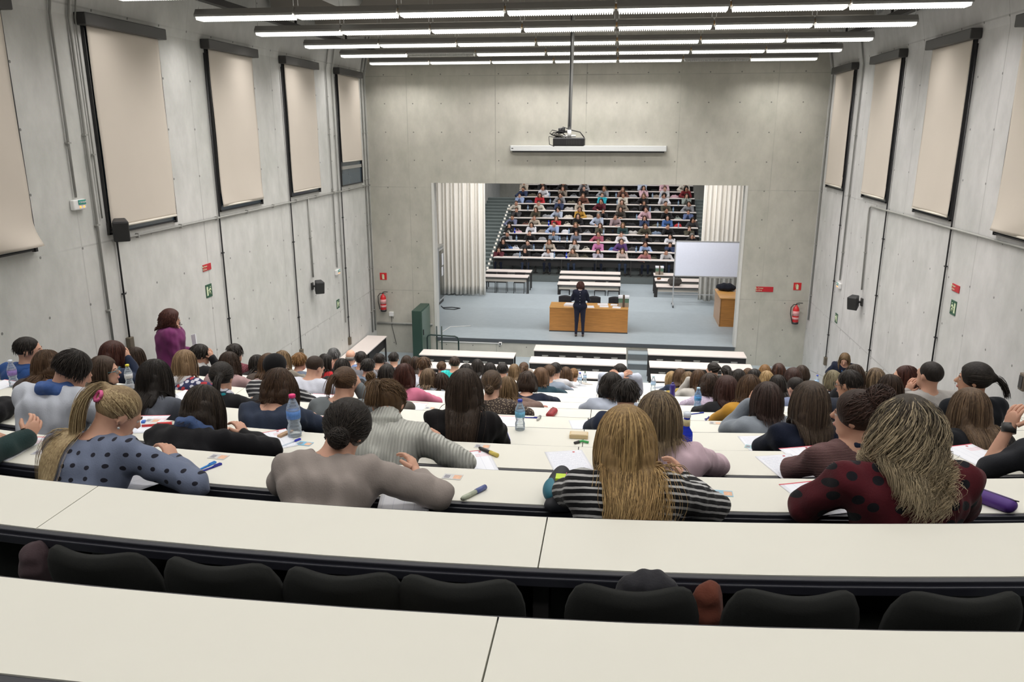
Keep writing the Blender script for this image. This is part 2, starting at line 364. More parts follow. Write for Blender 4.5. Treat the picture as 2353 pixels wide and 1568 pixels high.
# far hall tiers with the side stair
FT = [.1600, .1502, .1386, .1287, .1186, .1091, .0996, .0911, .0827, .0748, .0672, .0598]
NF = 11
def frow(k): y = 33.2 + .83 * k; return -FT[k] * y, y
for k in range(NF):
    z, y = frow(k); zn = z - .74
    struct('floor_tier_far', MB().box(-5.3, y - .18, ZF - .3, 3.7, y + .66, zn), M_TIER)
M_STEP = plain('grey step vinyl', (.20, .24, .24), .55, noise=.05)
for j in range(2 * NF):
    z0, y0 = frow(0); z1, y1 = frow(NF - 1); t = j / (2 * NF - 1); zz = z0 - .74 + (z1 - z0) * t; yy = y0 - .2 + (y1 - y0 + .4) * t
    struct('floor_step', MB().box(XL, yy, ZF - .3, -5.3, yy + .45, zz).box(XL, yy - .012, zz - .04, -5.3, yy + .02, zz + .002), M_STEP)
    struct('floor_step', MB().box(3.7, yy, ZF - .3, XR, yy + .45, zz), M_STEP)
M_STEPLT = plain('step light lens', (.9, .85, .75), .4, emit=1.6)
for j in range(18):
    t = j / 17; z0, y0 = frow(0); z1, y1 = frow(NF - 1)
    o = thing('step_light', 'small glowing step light on the far left stair, %s from the bottom' % ORD[j], 'light', (-5.55, y0 - .2 + (y1 - y0 + .4) * (j + 1) / (2 * NF - 1) + .28, z0 - .74 + (z1 - z0) * (j + 1) / (2 * NF - 1) + .055), 0, 'step lights up the far stairs')
    MB().cbox((0, 0, 0), (.11, .05, .11)).build('housing', M_WHITEP, o, .006); MB().cbox((0, -.03, 0), (.075, .012, .07)).build('lens', M_STEPLT, o)
# ceiling: cross beams, ducts, rails
for y in [-.2, 2.7, 4.8, 6.9, 9.0, 11.1, 13.1, 15.2, 17.4, 19.5]:
    struct('ceiling_beam', MB().box(XL + .3, y - .16, 2.15, XR - .3, y + .16, 3.15).box(XL + .3, y - .45, 2.85, XR - .3, y + .45, 3.15), C_BEAM)
for x, la in ((-5.0, 'left'), (3.45, 'right')):
    o = thing('ventilation_duct', 'round grey metal air duct under the ceiling, %s side' % la, 'air duct', (x, 15.6, 2.35))
    MB().tube([(0, -2.6, 0), (0, 0, 0)], .26, 24).build('pipe', M_STEEL, o)
    MB().tube([(0, -.25, 0), (0, 0.05, 0)], .285, 24).tube([(0, -2.6, 0), (0, -2.5, 0)], .285, 24).build('collar', M_ALU, o)
for x, la in ((-6.45, 'left'), (4.78, 'right')):
    o = thing('ceiling_rail', 'long dark cable tray hung under the ceiling along the %s wall' % la, 'cable tray', (x, 10, 1.95))
    MB().box(-.06, -11, -.05, .06, 11.2, .05).build('tray', M_DARK, o)
    for yy in (-6, -3, 0, 3, 6, 9): MB().box(-.02, yy, .05, .02, yy + .04, 1.2).build('hanger', M_DARK, o)
# lamps
M_LAMPH = plain('lamp housing', (.5, .5, .49), .35, .4)
M_TUBE = plain('lit fluorescent tube', (1.0, .97, .9), .4, emit=9)
M_TUBEOFF = plain('unlit fluorescent tube', (.6, .6, .58), .4)
M_LIT = plain('lit ribbed diffuser', (1.0, .985, .93), .4, emit=3.2); M_LIT.cycles.emission_sampling = 'NONE'; M_TUBE.cycles.emission_sampling = 'NONE'
M_LOUV = plain('lamp louvre', (.85, .85, .82), .3)
def lamp_meshes():
    w = LAMP_W - .03
    a = MB(); a.add([(x, y, z) for x in (-w / 2, w / 2) for y, z in ((-.125, 0), (-.125, .03), (-.06, .115), (.06, .115), (.125, .03), (.125, 0), (.118, 0), (.11, .02), (-.11, .02), (-.118, 0))],
          [tuple(range(10)), tuple(range(19, 9, -1))] + [(i, (i + 1) % 10, 10 + (i + 1) % 10, 10 + i) for i in range(10)])
    b = MB(); n = 44; dx = (w - .04) / n
    for i in range(n): x = -w / 2 + .02 + dx * (i + .5); b.add([(x + a_ * dx * .5, y_, z_) for a_, z_ in ((-.95, 0), (.95, 0), (.45, -.045), (-.45, -.045)) for y_ in (-.115, .115)], [(0, 2, 3, 1), (2, 4, 5, 3), (4, 6, 7, 5), (6, 0, 1, 7), (0, 6, 4, 2), (1, 3, 5, 7)])
    c = MB().tube([(-w / 2 + .03, 0, .022), (w / 2 - .03, 0, .022)], .012, 8)
    d = MB().tube([(-w / 2 + .02, 0, .08), (-w / 2 + .02, 0, 1.45)], .004, 5).tube([(w / 2 - .02, 0, .08), (w / 2 - .02, 0, 1.45)], .004, 5)
    e = MB().cbox((-w / 2 - .01, 0, .05), (.05, .05, .06))
    return a, b, c, d, e
LA = [m.mesh('m', t) for m, t in zip(lamp_meshes(), (M_LAMPH, M_LIT, M_TUBE, M_STEEL, M_GOLD))]
for i, y in enumerate(LAMP_Y + BACK_LAMP_Y):
    for j in range(7):
        off = (i, j) in LAMP_OFF
        lab = '%s fluorescent ceiling lamp, %s from the left, %s' % ('unlit' if off else 'lit', ORD[j], ('row nearest the camera', 'second row', 'middle row', 'fourth row', 'row by the front wall')[i] if i < 5 else ORD[i - 5] + ' row behind')
        o = thing('ceiling_lamp', lab, 'lamp', (LAMP_X0 + (j + .5) * LAMP_W, y, LAMP_Z), 0, 'fluorescent lamps over the seats')
        for k, nm in enumerate(('housing', 'diffuser', 'tube', 'cable', 'end_cap')):
            c = bpy.data.objects.new(nm, LA[k]); link(c, o)
            if nm == 'diffuser' and off: c.material_slots[0].link = 'OBJECT'; c.material_slots[0].material = M_TUBEOFF
# blinds and windows
M_GLASSD = plain('dark window glass', (.06, .09, .12), .08, spec=.8)
M_FRAME = plain('black window frame', (.02, .02, .022), .45)
def blind(side, y0, y1, zb, label, idx, crumple=0.0):
    s = 1 if side == 'L' else -1; x = XL if s > 0 else XR
    f = MB(); e = .07
    f.box(min(x, x + s * .05), y0 - .005, -1.385, max(x, x + s * .04), y0 + .02, 1.30).box(min(x, x + s * .05), y1 - .03, -1.40, max(x, x + s * .05), y1 + .01, 1.30)
    f.box(min(x, x + s * .05), y0 - .005, -1.385, max(x, x + s * .04), y1 + .01, -1.365)
    w = struct('window_%d' % idx, f, M_FRAME); p = MB().box(min(x + s * .005, x + s * .02), y0, -1.38, max(x + s * .005, x + s * .02), y1, 1.28).build('pane', M_GLASSD, w)
    if zb > -1.2: MB().box(min(x + s * .02, x + s * .035), y0 + .02, -.98, max(x + s * .02, x + s * .035), y1 - .03, -.90).build('transom', M_STEEL, w)
    o = thing('roller_blind', label, 'blind', (x + s * .065, (y0 + y1) / 2, 1.33), 0, 'beige blinds on the side walls'); h = (y1 - y0) / 2
    MB().box(-.06 if s > 0 else -.10, -h - .12, -.07, .10 if s > 0 else .06, h + .06, .08).build('housing', M_DARK, o, .012)
    ny, nz = 24, 60; V = []; Lb = 1.33 - .05 - zb + .0
    rnd = random.Random(idx)
    for j in range(nz + 1):
        t = j / nz; z = -.05 - (Lb - .05) * t
        for i in range(ny + 1):
            q = i / ny; y = -h + .012 + (2 * h - .04) * q
            dx = .012 * sin(pi * q) * sin(pi * t) * s + .004 * sin(9 * t + idx) * s
            if crumple:
                cr = max(0, (t - .80) / .20) ** 1.3
                dx += s * crumple * cr * (.5 + .5 * sin(7 * q + 2.2 * sin(9 * t) + 1.0)) ; y -= crumple * .8 * cr * max(0, q - .6) * sin(24 * t); z += crumple * .35 * cr * sin(5 * q + 2) * (1 - t)
            V.append((s * .0 + dx, y, z))
    Q = [(j * (ny + 1) + i, j * (ny + 1) + i + 1, (j + 1) * (ny + 1) + i + 1, (j + 1) * (ny + 1) + i) for j in range(nz) for i in range(ny)]
    fo = bpy.data.objects.new('fabric', mesh_np('fabric', V, Q, M_BEIGE)); link(fo, o); md = fo.modifiers.new('solid', 'SOLIDIFY'); md.thickness = .004
    zt = .0 - .05 - (Lb - .05)
    MB().tube([(0, -h + .04, zt), (0, h - .04, zt)], .017, 10).build('bottom_bar', plain('cream bar', (.70, .66, .58), .6), o)
    MB().tube([(.02 * s, -h - .06, -.1), (.02 * s, -h - .06, -2.4)], .005, 5).build('chain', M_DARK, o)
for i, (y0, y1, zb) in enumerate([(6.72, 8.45, -1.38), (9.86, 11.52, -1.34), (12.95, 14.6, -1.34), (16.02, 17.66, -1.34), (19.15, 20.76, -.84)]):
    blind('L', y0, y1, zb, 'beige roller blind on the left wall, ' + ('nearest the camera, its lower edge crumpled', 'second from the camera, beside the speaker', 'third and middle one', 'fourth from the camera', 'farthest one, raised over dark glass')[i], 1 + i, .11 if i == 0 else .02 if i == 2 else 0)
for i, (y0, y1, zb) in enumerate([(9.95, 11.55, -1.38), (13.06, 14.66, -1.37), (16.13, 17.72, -1.36), (19.2, 20.76, -1.36)]):
    blind('R', y0, y1, zb, 'beige roller blind on the right wall, ' + ('cut by the picture edge', 'second from the camera', 'third from the camera', 'farthest one by the front wall')[i], 6 + i, .05 if i == 0 else .015)
# conduits and cable drops on the walls
def pipe(name, pts, r, mat, label, group=None, cat='conduit', box=None):
    o = thing(name, label, cat, pts[0], 0, group); p0 = Vector(pts[0])
    MB().tube([Vector(p) - p0 for p in pts], r, 8).build('pipe' if box is None else 'cable', mat, o)
    if box: e = Vector(pts[-1]) - p0; MB().cbox((e.x, e.y, e.z), box).build('junction_box', plain('brown box', (.13, .11, .08), .6), o, .008)
    mb = MB(); q0, q1 = Vector(pts[-2]) - p0, Vector(pts[-1]) - p0; n = max(1, int((q1 - q0).length / 1.1))
    for i in range(n): mb = MB(); c = q0.lerp(q1, (i + .5) / n); mb.cbox(c, (.012 + r * 2, .03 + r * 2 if abs((q1 - q0).y) < .5 else .02, .02 if abs((q1 - q0).y) < .5 else .03 + r * 2)); mb.build('clip', mat, o)
    return o
xl, xr = XL + .03, XR - .03
def updip(s, y, z0, z1): x = (XL if s > 0 else XR) + s * .03; return [(x + s * .33, y + .0, 3.1), (x, y, 1.34), (x, y, z0), (x, y, z1)]
G = 'grey conduits on the walls'
pipe('conduit', updip(1, 9.28, .5, -.84), .016, M_STEEL, 'grey conduit dropping to the lit exit light on the left wall', G)
pipe('conduit', updip(1, 9.62, .5, -2.95), .017, M_STEEL, 'grey conduit beside the near speaker, running low on the left wall', G)
pipe('conduit', updip(1, 9.74, .5, -1.15), .010, M_STEEL, 'thin pale conduit close beside the second left blind', G)
pipe('conduit', updip(1, 18.47, .5, -3.30), .014, M_STEEL, 'grey conduit dropping to the small exit light at the left wall end', G)
pipe('conduit', updip(1, 18.86, .5, -4.78), .014, M_STEEL, 'grey conduit left of the farthest left blind', G)
pipe('conduit', updip(1, 21.05, .5, -5.6), .02, M_STEEL, 'grey conduit in the left front corner', G)
pipe('conduit', updip(1, 21.3, .5, -5.6), .02, M_STEEL, 'second grey conduit in the left front corner', G)
pipe('conduit', [(xl, 16.9, -1.46), (xl, 16.9, -3.25)], .02, M_STEEL, 'grey conduit dropping to the far speaker on the left wall', G)
pipe('conduit', [(xl, 9.9, -1.47), (xl, 21.4, -1.50)], .018, M_STEEL, 'level conduit under the left blinds', G)
pipe('conduit', updip(-1, 18.68, .5, -3.36), .018, M_STEEL, 'grey conduit dropping to the exit light on the right wall', G)
pipe('conduit', updip(-1, 21.2, .5, -4.9), .022, M_STEEL, 'grey conduit in the right front corner', G)
pipe('conduit', [(xr, 8.5, -1.44), (xr, 17.0, -1.52), (xr, 17.1, -1.56), (xr, 17.12, -1.7), (xr, 17.0, -3.25)], .018, M_STEEL, 'bent conduit under the right blinds down to the speaker', G)
pipe('conduit', [(-6.78, YW - .03, -5.42), (-5.15, YW - .03, -5.42)], .03, M_STEEL, 'pale pipe low on the front wall left of the opening', G)
G = 'black joint cables with a box'
for s, y, zb, la in ((1, 9.99, -2.95, 'below the near speaker on the left wall'), (1, 12.88, -3.85, 'from the third left blind down past the green exit sign'), (1, 15.94, -4.78, 'from the fourth left blind'), (1, 19.08, -5.33, 'from the farthest left window'),
                     (-1, 19.14, -5.43, 'from the farthest right blind to a box by the front wall'), (-1, 16.05, -4.85, 'from the third right blind'), (-1, 12.98, -3.8, 'from the second right blind past the red sign')):
    x = xl if s > 0 else xr
    pipe('cable_drop', [(x, y, 1.2), (x, y, -1.5), (x, y, zb)], .013, M_BLACKP, 'thin black cable drop ' + la, G, 'cable', (.07, .10, .2))

# ---------------------------------------------------------------- curved desk rows of the hall
SEAMS = {-1: [-.24, 1.9, -2.6], 0: [-1.86, -.2, 1.5, 3.1, -3.5], 1: [-3.0, -1.35, .28, 1.95], 2: [-2.9, -1.22, -.17, 1.5, 3.1]}
RX0, RX1 = -5.35, 3.62
def arc_strip(k, x0, x1, o0, o1, z0, z1, n):
    """solid curved slab between offsets o0 (far) and o1 (near)"""
    xs = np.linspace(x0, x1, n + 1); vs = []
    for x in xs:
        a = (arc(k, x, o0), arc(k, x, o1)); vs += [(x, a[0], z1), (x, a[1], z1), (x, a[1], z0), (x, a[0], z0)]
    fs = []
    for i in range(n):
        b = 4 * i
        for j in range(4): j2 = (j + 1) % 4; fs.append((b + j, b + j2, b + 4 + j2, b + 4 + j))
    fs += [(0, 3, 2, 1), (4 * n, 4 * n + 1, 4 * n + 2, 4 * n + 3)]
    return vs, fs
def desk_row(k, label):
    z = row_ZY(k)[0]; o = thing('long_desk', label, 'desk', (0, 0, z), 0, 'curved desk rows')
    sm = sorted(SEAMS.get(k, [-.17 + 1.66 * n for n in range(-3, 3)])); ed = [RX0] + [s for s in sm if RX0 + .2 < s < RX1 - .2] + [RX1]
    for a, b in zip(ed[:-1], ed[1:]):
        n = max(2, int((b - a) / .3)); g = .0022 if k < 4 else .003
        vs, fs = arc_strip(k, a + g, b - g, .004, DESK_W - .012, -.028, 0, n); MB().add(vs, fs).build('desktop', M_DESK, o)
    n = 30
    mb = MB(); vs, fs = arc_strip(k, RX0, RX1, DESK_W - .012, DESK_W + .012, -.052, -.002, n); mb.add(vs, fs)
    vs, fs = arc_strip(k, RX0, RX1, DESK_W + .004, DESK_W + .022, -.046, -.016, n); mb.add(vs, fs)
    vs, fs = arc_strip(k, RX0, RX1, -.004, .004, -.03, -.001, n); mb.add(vs, fs); mb.build('edge_band', M_EDGE, o, .004 if k < 3 else 0, 2)
    vs, fs = arc_strip(k, RX0 + .05, RX1 - .05, .03, .05, -.42, -.03, n); MB().add(vs, fs).build('modesty_panel', M_PANEL, o)
    for s in ed:
        s = min(max(s, RX0 + .03), RX1 - .03); y = arc(k, s, DESK_W / 2)
        MB().cbox((s, y, -.39), (.05, .10, .70)).cbox((s, y, -.04), (.05, .26, .03)).build('support', M_PANEL, o)
LBL = {-1: 'cream desktop row nearest the camera, filling the bottom of the picture', 0: 'empty cream curved desk row, second from the camera, black seat backs behind it', 1: 'cream curved desk row where the four nearest writers sit', 2: 'cream curved desk row, fourth from the camera, with the ribbed grey sweater at it'}
for k in range(-1, 18): desk_row(k, LBL.get(k, 'cream curved desk row, %s from the camera' % ORD[k + 1]))

# upholstered tip-up chair
def chair_meshes():
    V = []; nx, nz = 14, 10; w, h = .375, .44
    def sup(q): return 1 - abs(q) ** 5
    # back: a padded rounded shield, top edge dipping in the middle
    front, back = [], []
    for j in range(nz + 1):
        t = j / nz
        for i in range(nx + 1):
            q = 2 * i / nx - 1
            hw = w / 2 * (1 - .16 * max(0, (t - .72) / .28) ** 2.2)
            x = q * hw; top = h * (1 - .05 * (1 - q * q)) - .035 * abs(q) ** 6
            z = .38 + top * t + .0; th = .028 * (1 - .55 * abs(q) ** 6) * (1 - .5 * abs(2 * t - 1) ** 6)
            y = -.05 - .10 * t + .045 * q * q
            front.append((x, y + th, z)); back.append((x, y - th, z))
    n = (nx + 1) * (nz + 1); vs = front + back; fs = []
    for j in range(nz):
        for i in range(nx):
            a = j * (nx + 1) + i; fs += [(a, a + 1, a + nx + 2, a + nx + 1), (n + a + 1, n + a, n + a + nx + 1, n + a + nx + 2)]
    for i in range(nx): fs += [(i, n + i, n + i + 1, i + 1), (nz * (nx + 1) + i + 1, n + nz * (nx + 1) + i + 1, n + nz * (nx + 1) + i, nz * (nx + 1) + i)]
    for j in range(nz): a = j * (nx + 1); b = a + nx; fs += [(a, a + nx + 1, n + a + nx + 1, n + a), (b, n + b, n + b + nx + 1, b + nx + 1)]
    bk = MB().add(vs, fs, True)
    st = MB().box(-.185, -.02, .395, .185, .33, .455)
    pd = MB().box(-.03, .02, .0, .03, .10, .40).box(-.10, -.02, 0, .10, .16, .015).box(-.15, -.04, .36, .15, .2, .395)
    return bk, st, pd
ch0 = thing('auditorium_chair', 'x', 'chair')
bk, st_, pd = chair_meshes()
bo = bk.build('backrest', M_CHAIR, ch0); so = st_.build('seat', M_CHAIR, ch0, .03, 3); po = pd.build('pedestal', M_PANEL, ch0)
ch_used = [False]
def chair(x, y, z, rz, label, group):
    o = ch0 if not ch_used[0] else copy_tree(ch0); ch_used[0] = True
    o.location = (x, y, z); o.rotation_euler = (0, 0, rz); o['label'] = label; o['group'] = group; return o
for n, u in enumerate([110, 440, 755, 1040, 1450, 1820, 2195]):
    p = atZ(u, 1345, -1.20); x = p[0]; y = arc(0, x, DESK_W + .05); a = arc_yaw(0, x)
    chair(x, y, row_ZY(0)[0] - .74, a, 'black upholstered chair back between the two nearest desk rows, %s from the left' % ORD[n], 'empty seats of the second desk row')

# ---------------------------------------------------------------- straight loose desks on the flat floors
def loose_desk(x0, x1, yn, yf, z, face, label, group, white=True):
    """face -1: open side towards the camera shows the perforated back panel"""
    o = thing('exam_table', label, 'table', ((x0 + x1) / 2, (yn + yf) / 2, z), 0, group); hw = (x1 - x0) / 2; hd = (yf - yn) / 2; H = .74
    MB().box(-hw, -hd, H - .03, hw, hd, H).build('tabletop', M_PINK, o, .004)
    if face < 0:
        MB().box(-hw + .03, -hd + .02, H - .34, hw - .03, -hd + .04, H - .03).build('back_panel', M_PANEL, o)
        p = MB(); m = MB()
        for i in range(5): x = -hw + .3 + i * (2 * hw - .6) / 4; p.box(x - .05, -hd - .0, H - .24, x + .05, -hd + .02, H - .15).box(x - .08, -hd - .005, H - .16, x + .08, -hd + .02, H - .13)
        p.build('paper_clip_holder', M_STEEL, o)
        for i in range(40): x = -hw + .1 + i * (2 * hw - .2) / 39; m.cbox((x, -hd + .016, H - .22), (.012, .006, .012))
        m.build('perforation', M_STEEL, o)
    else:
        MB().box(-hw + .03, -hd + .06, H - .20, hw - .03, -hd + .075, H - .09).build('front_panel', plain('pale panel', (.5, .47, .42), .6), o)
        MB().box(-hw, -hd + .0, H - .07, hw, -hd + .02, H - .03).build('front_rail', M_PANEL, o)
    for sx in (-1, 1):
        for sy in (-1, 1): MB().box(sx * hw - .02 - sx * .03, sy * (hd - .05) - .02, 0, sx * hw + .02 - sx * .03, sy * (hd - .05) + .02, H - .03).build('leg', M_PANEL, o)
    return o
G = 'exam tables on the floor of this hall'
for r, (yn, yf, zz) in enumerate([(17.45, 17.97, 'nearest the camera'), (18.53, 19.07, 'middle'), (19.65, 20.19, 'farthest, against the stage')]):
    for x0, x1, nm in ((-2.04, .35, 'centre block'), (.9, 3.35, 'right block')): loose_desk(x0, x1, yn, yf, ZF, -1, 'rose white exam table of the %s, %s of three' % (nm, zz), G)
for yn, nm in ((18.86, 'beside the green cabinet'), (17.75, 'behind the seated heads left')): loose_desk(-4.9, -2.46, yn, yn + .5, ZF, -1, 'rose white exam table of the left block, %s' % nm, G)
o = thing('side_table', 'long rose table standing along the left wall by the front corner', 'table', (-6.5, 19.0, ZF))
MB().box(-.29, -1.55, .71, .27, 1.55, .74).build('tabletop', M_PINK, o, .004); MB().box(.19, -1.5, .42, .21, 1.5, .70).build('side_panel', M_PANEL, o)
for sx in (-.25, .23):
    for sy in (-1.5, 0, 1.5): MB().box(sx - .02, sy - .02, 0, sx + .02, sy + .02, .71).build('leg', M_PANEL, o)
G = 'exam tables on the floor of the far hall'
FD = []
for r, (yn, nm) in enumerate([(28.75, 'nearest the stage'), (29.95, 'middle'), (31.1, 'farthest from the stage')]):
    for x0, x1, bl in ((-5.2, -3.36, 'left block'), (-2.2 + .04 * (2 - r), .2, 'centre block'), (1.5, 4.0, 'right block')):
        if r == 0 and bl == 'left block': continue
        FD.append(loose_desk(x0, x1, yn, yn + .55, ZF, 1, 'rose white table in front of the far seating, %s, %s row' % (bl, nm), G))
# tube chairs tucked under the far tables
def tube_chair():
    o = thing('tube_chair', 'x', 'chair')
    f = MB()
    for sx in (-.2, .2): f.tube([(sx, .22, .0), (sx, .18, .44), (sx, .22, .80)], .012, 6).tube([(sx, -.2, 0), (sx, -.16, .44), (sx, .18, .44)], .012, 6)
    f.build('frame', M_PANEL, o)
    MB().box(-.2, -.2, .44, .2, .2, .46).build('seat', M_BLACKP, o, .01); MB().box(-.19, .19, .6, .19, .215, .80).build('backrest', M_BLACKP, o, .01)
    return o
tc0 = tube_chair(); tcn = 0
for r, x, nm in ((1, -4.9, 'left table, leftmost'), (1, -4.45, 'left table, middle'), (1, -3.75, 'left table, rightmost'), (0, -1.9, 'centre table, leftmost'), (0, -.55, 'centre table, right of the standing person'), (0, -.05, 'centre table, rightmost')):
    o = tc0 if tcn == 0 else copy_tree(tc0); tcn += 1; o.location = (x, (28.75, 29.95)[r] + .52, ZF); o['label'] = 'black tube chair tucked under the %s, beyond the stage' % nm; o['group'] = 'chairs under the far tables'
# far seating desk rows
def fy(k, x): return frow(k)[1] + .0035 * (x + .85) ** 2 * 0 - .012 * ((x + .85) ** 2) / 3
for k in range(NF):
    z, y = frow(k); o = thing('long_desk', 'white desk row of the far seating, %s row up' % ORD[k], 'desk', (0, 0, z), 0, 'desk rows of the far seating')
    n = 12; xs = np.linspace(-5.2 + .02 * k, 3.55 + .02 * k, n + 1)
    def strip(o0, o1, z0, z1):
        vs = []
        for x in xs:
            b = fy(k, x); vs += [(x, b + o1, z1), (x, b + o0, z1), (x, b + o0, z0), (x, b + o1, z0)]
        fs = [(4 * i + j, 4 * i + (j + 1) % 4, 4 * i + 4 + (j + 1) % 4, 4 * i + 4 + j) for i in range(n) for j in range(4)] + [(0, 3, 2, 1), (4 * n, 4 * n + 1, 4 * n + 2, 4 * n + 3)]
        return MB().add(vs, fs)
    strip(0, .36, -.03, 0).build('desktop', M_PINK, o); strip(.30, .32, -.40, -.03).build('modesty_panel', M_PANEL, o)
    strip(-.006, 0, -.032, .001).build('edge_band', M_WHITEP, o)
    for i in range(0, n + 1, 2): MB().box(xs[i] - .02, fy(k, xs[i]) + .05, -.74, xs[i] + .02, fy(k, xs[i]) + .1, -.03).build('support', M_PANEL, o)

# ---------------------------------------------------------------- curtains, whiteboard, cabinets, desks on the stage
def curtain(x0, x1, y, z0, z1, label, folds, seed):
    o = thing('stage_curtain', label, 'curtain', (x0, y, z0)); rnd = random.Random(seed)
    n = 260; ph = np.cumsum([rnd.uniform(.6, 1.5) for _ in range(n)]); ph = ph / ph[-1] * folds * 2 * pi
    am = np.interp(np.arange(n), np.linspace(0, n, 24), [rnd.uniform(.04, .10) for _ in range(24)]); V = []; nz = 14
    for j in range(nz + 1):
        t = j / nz
        for i in range(n):
            V.append(((x1 - x0) * i / (n - 1) + .02 * sin(ph[i] * .5 + t), am[i] * sin(ph[i] + .3 * sin(3 * t)) * (.7 + .3 * t), (z1 - z0) * (1 - t) + (.02 * sin(ph[i] * .33) if j == nz else 0)))
    Q = [(j * n + i, j * n + i + 1, (j + 1) * n + i + 1, (j + 1) * n + i) for j in range(nz) for i in range(n - 1)]
    c = bpy.data.objects.new('cloth', mesh_np('cloth', V, Q, plain('cream curtain cloth', (.76, .735, .68), .9, noise=.03))); link(c, o)
    c.modifiers.new('solid', 'SOLIDIFY').thickness = .006
    MB().box(-.1, -.02, z1 - z0, x1 - x0 + .1, .02, z1 - z0 + .05).build('curtain_rail', M_DARK, o)
curtain(-6.7, -4.57, 27.35, ZS + .06, -1.0, 'cream floor length curtain bunched at the left of the stage', 15, 3)
curtain(2.84, 5.1, 27.35, ZS + .06, -1.0, 'cream floor length curtain at the right behind the whiteboard', 15, 5)
M_BOARD = plain('whiteboard enamel', (.78, .82, .95), .3)
o = thing('whiteboard', 'large white board on a wheeled stand at the right of the stage', 'whiteboard', (3.35, 26.6, ZS))
MB().box(-1.38, -.015, 1.05, 1.38, .015, 2.19).build('board', M_BOARD, o)
MB().box(-1.41, -.025, 1.02, 1.41, .02, 1.05).box(-1.41, -.025, 2.19, 1.41, .02, 2.22).box(-1.41, -.025, 1.02, -1.38, .02, 2.22).box(1.38, -.025, 1.02, 1.41, .02, 2.22).build('frame', M_ALU, o)
MB().box(-.25, -.09, 1.0, .55, -.02, 1.02).build('pen_tray', M_STEEL, o)
for sx in (-1.40, 1.40):
    MB().box(sx - .018, -.018, .10, sx + .018, .018, 2.2).box(sx - .018, -.32, .08, sx + .018, .32, .11).build('post', M_ALU, o)
    for sy in (-.3, .3): MB().tube([(sx - .015, sy, .045), (sx + .015, sy, .045)], .042, 12).build('wheel', M_BLACKP, o)
MB().box(-1.4, -.01, .40, 1.4, .01, .43).build('crossbar', M_ALU, o)
o = thing('rack_cabinet', 'tall grey equipment cabinet with a dark glass door in front of the left curtain', 'cabinet', (-6.06, 26.0, ZS))
MB().box(-.30, -.38, .1, .17, .42, 1.93).build('body', M_GREYCAB, o, .01); MB().box(-.32, -.40, 1.93, .19, .44, 1.99).build('top', M_STEEL, o, .01); MB().box(-.28, -.36, 0, .15, .40, .1).build('plinth', M_DARK, o)
d = MB().box(.17, -.34, .14, .19, .40, 1.90).build('door', M_ALU, o); MB().box(.19, -.30, .2, .196, .36, 1.84).build('pane', plain('smoked glass', (.04, .045, .04), .1), d)
MB().box(.197, .05, 1.3, .2, .26, 1.7).box(.197, -.02, .95, .2, .2, 1.25).build('notice', M_PAPER, o)
M_WOOD = wood('orange beech veneer', (.50, .225, .06)); M_WOODT = wood('beech desk top', (.68, .36, .11)); M_WOODS = wood('pale beech side', (.56, .33, .18))
o = thing('lectern_desk', 'wide orange wooden teacher desk at the centre of the stage', 'desk', (-.74, 22.9, ZS))
MB().box(-1.14, -.29, .02, 1.14, -.265, .71).build('front_panel', M_WOOD, o); MB().box(-1.15, -.30, .71, 1.15, .42, .74).build('desktop', M_WOODT, o, .004)
for sx in (-1.145, 1.12): MB().box(sx, -.27, .0, sx + .025, .36, .71).build('side_panel', M_WOODS, o)
MB().box(-1.15, -.305, 0, 1.15, -.29, .03).build('plinth', M_DARK, o)
o = thing('side_lectern', 'orange wooden desk at the right of the stage with bags on it', 'desk', (3.44, 24.55, ZS))
MB().box(-.26, -.70, 0, .9, -.68, .86).build('front_panel', M_WOOD, o); MB().box(-.30, -.72, .86, .95, .72, .89).build('desktop', M_WOODT, o, .004)
MB().add([(-.28, -.7, 0), (-.28, .7, 0), (-.28, .7, .86), (-.28, -.7, .86), (-.25, -.7, 0), (-.25, .7, 0), (-.25, .7, .86), (-.25, -.7, .86)], [(0, 3, 2, 1), (4, 5, 6, 7), (0, 1, 5, 4), (3, 7, 6, 2), (0, 4, 7, 3), (1, 2, 6, 5)]).build('side_panel', M_WOODS, o)
for n, x in enumerate((-1.5, -.62, .02)):
    o = thing('desk_chair', 'black padded chair pushed behind the orange teacher desk, ' + ('left', 'middle, beside the standing person', 'right')[n] , 'chair', (x, 23.65, ZS), 0, 'chairs behind the teacher desk')
    mb = MB(); vs = [];
    for j in range(7):
        for i in range(11): q = i / 5 - 1; vs.append((q * .2, .06 + .05 * (1 - q * q) + 0, .5 + .36 * j / 6 - .03 * q * q * (j == 6)))
    nn = 77; vs += [(a, b + .03, c) for a, b, c in vs]; fs = []
    for j in range(6):
        for i in range(10): a = j * 11 + i; fs += [(a, a + 1, a + 12, a + 11), (nn + a + 1, nn + a, nn + a + 11, nn + a + 12)]
    for i in range(10): fs += [(66 + i, 67 + i, nn + 67 + i, nn + 66 + i), (i + 1, i, nn + i, nn + i + 1)]
    for j in range(6): fs += [(j * 11, j * 11 + 11, nn + j * 11 + 11, nn + j * 11), (j * 11 + 21, j * 11 + 10, nn + j * 11 + 10, nn + j * 11 + 21)]
    mb.add(vs, fs, True).build('backrest', plain('dark check upholstery', (.03, .03, .035), .9, noise=.5, scale=60), o)
    MB().box(-.22, -.40, .43, .22, .04, .49).build('seat', M_CHAIR, o, .02); MB().tube([(0, -.15, .03), (0, -.15, .43)], .025).build('pedestal', M_BLACKP, o)
    MB().box(-.02, -.14, .42, .02, .08, .44).box(-.02, .07, .42, .02, .09, .7).build('bracket', M_BLACKP, o)
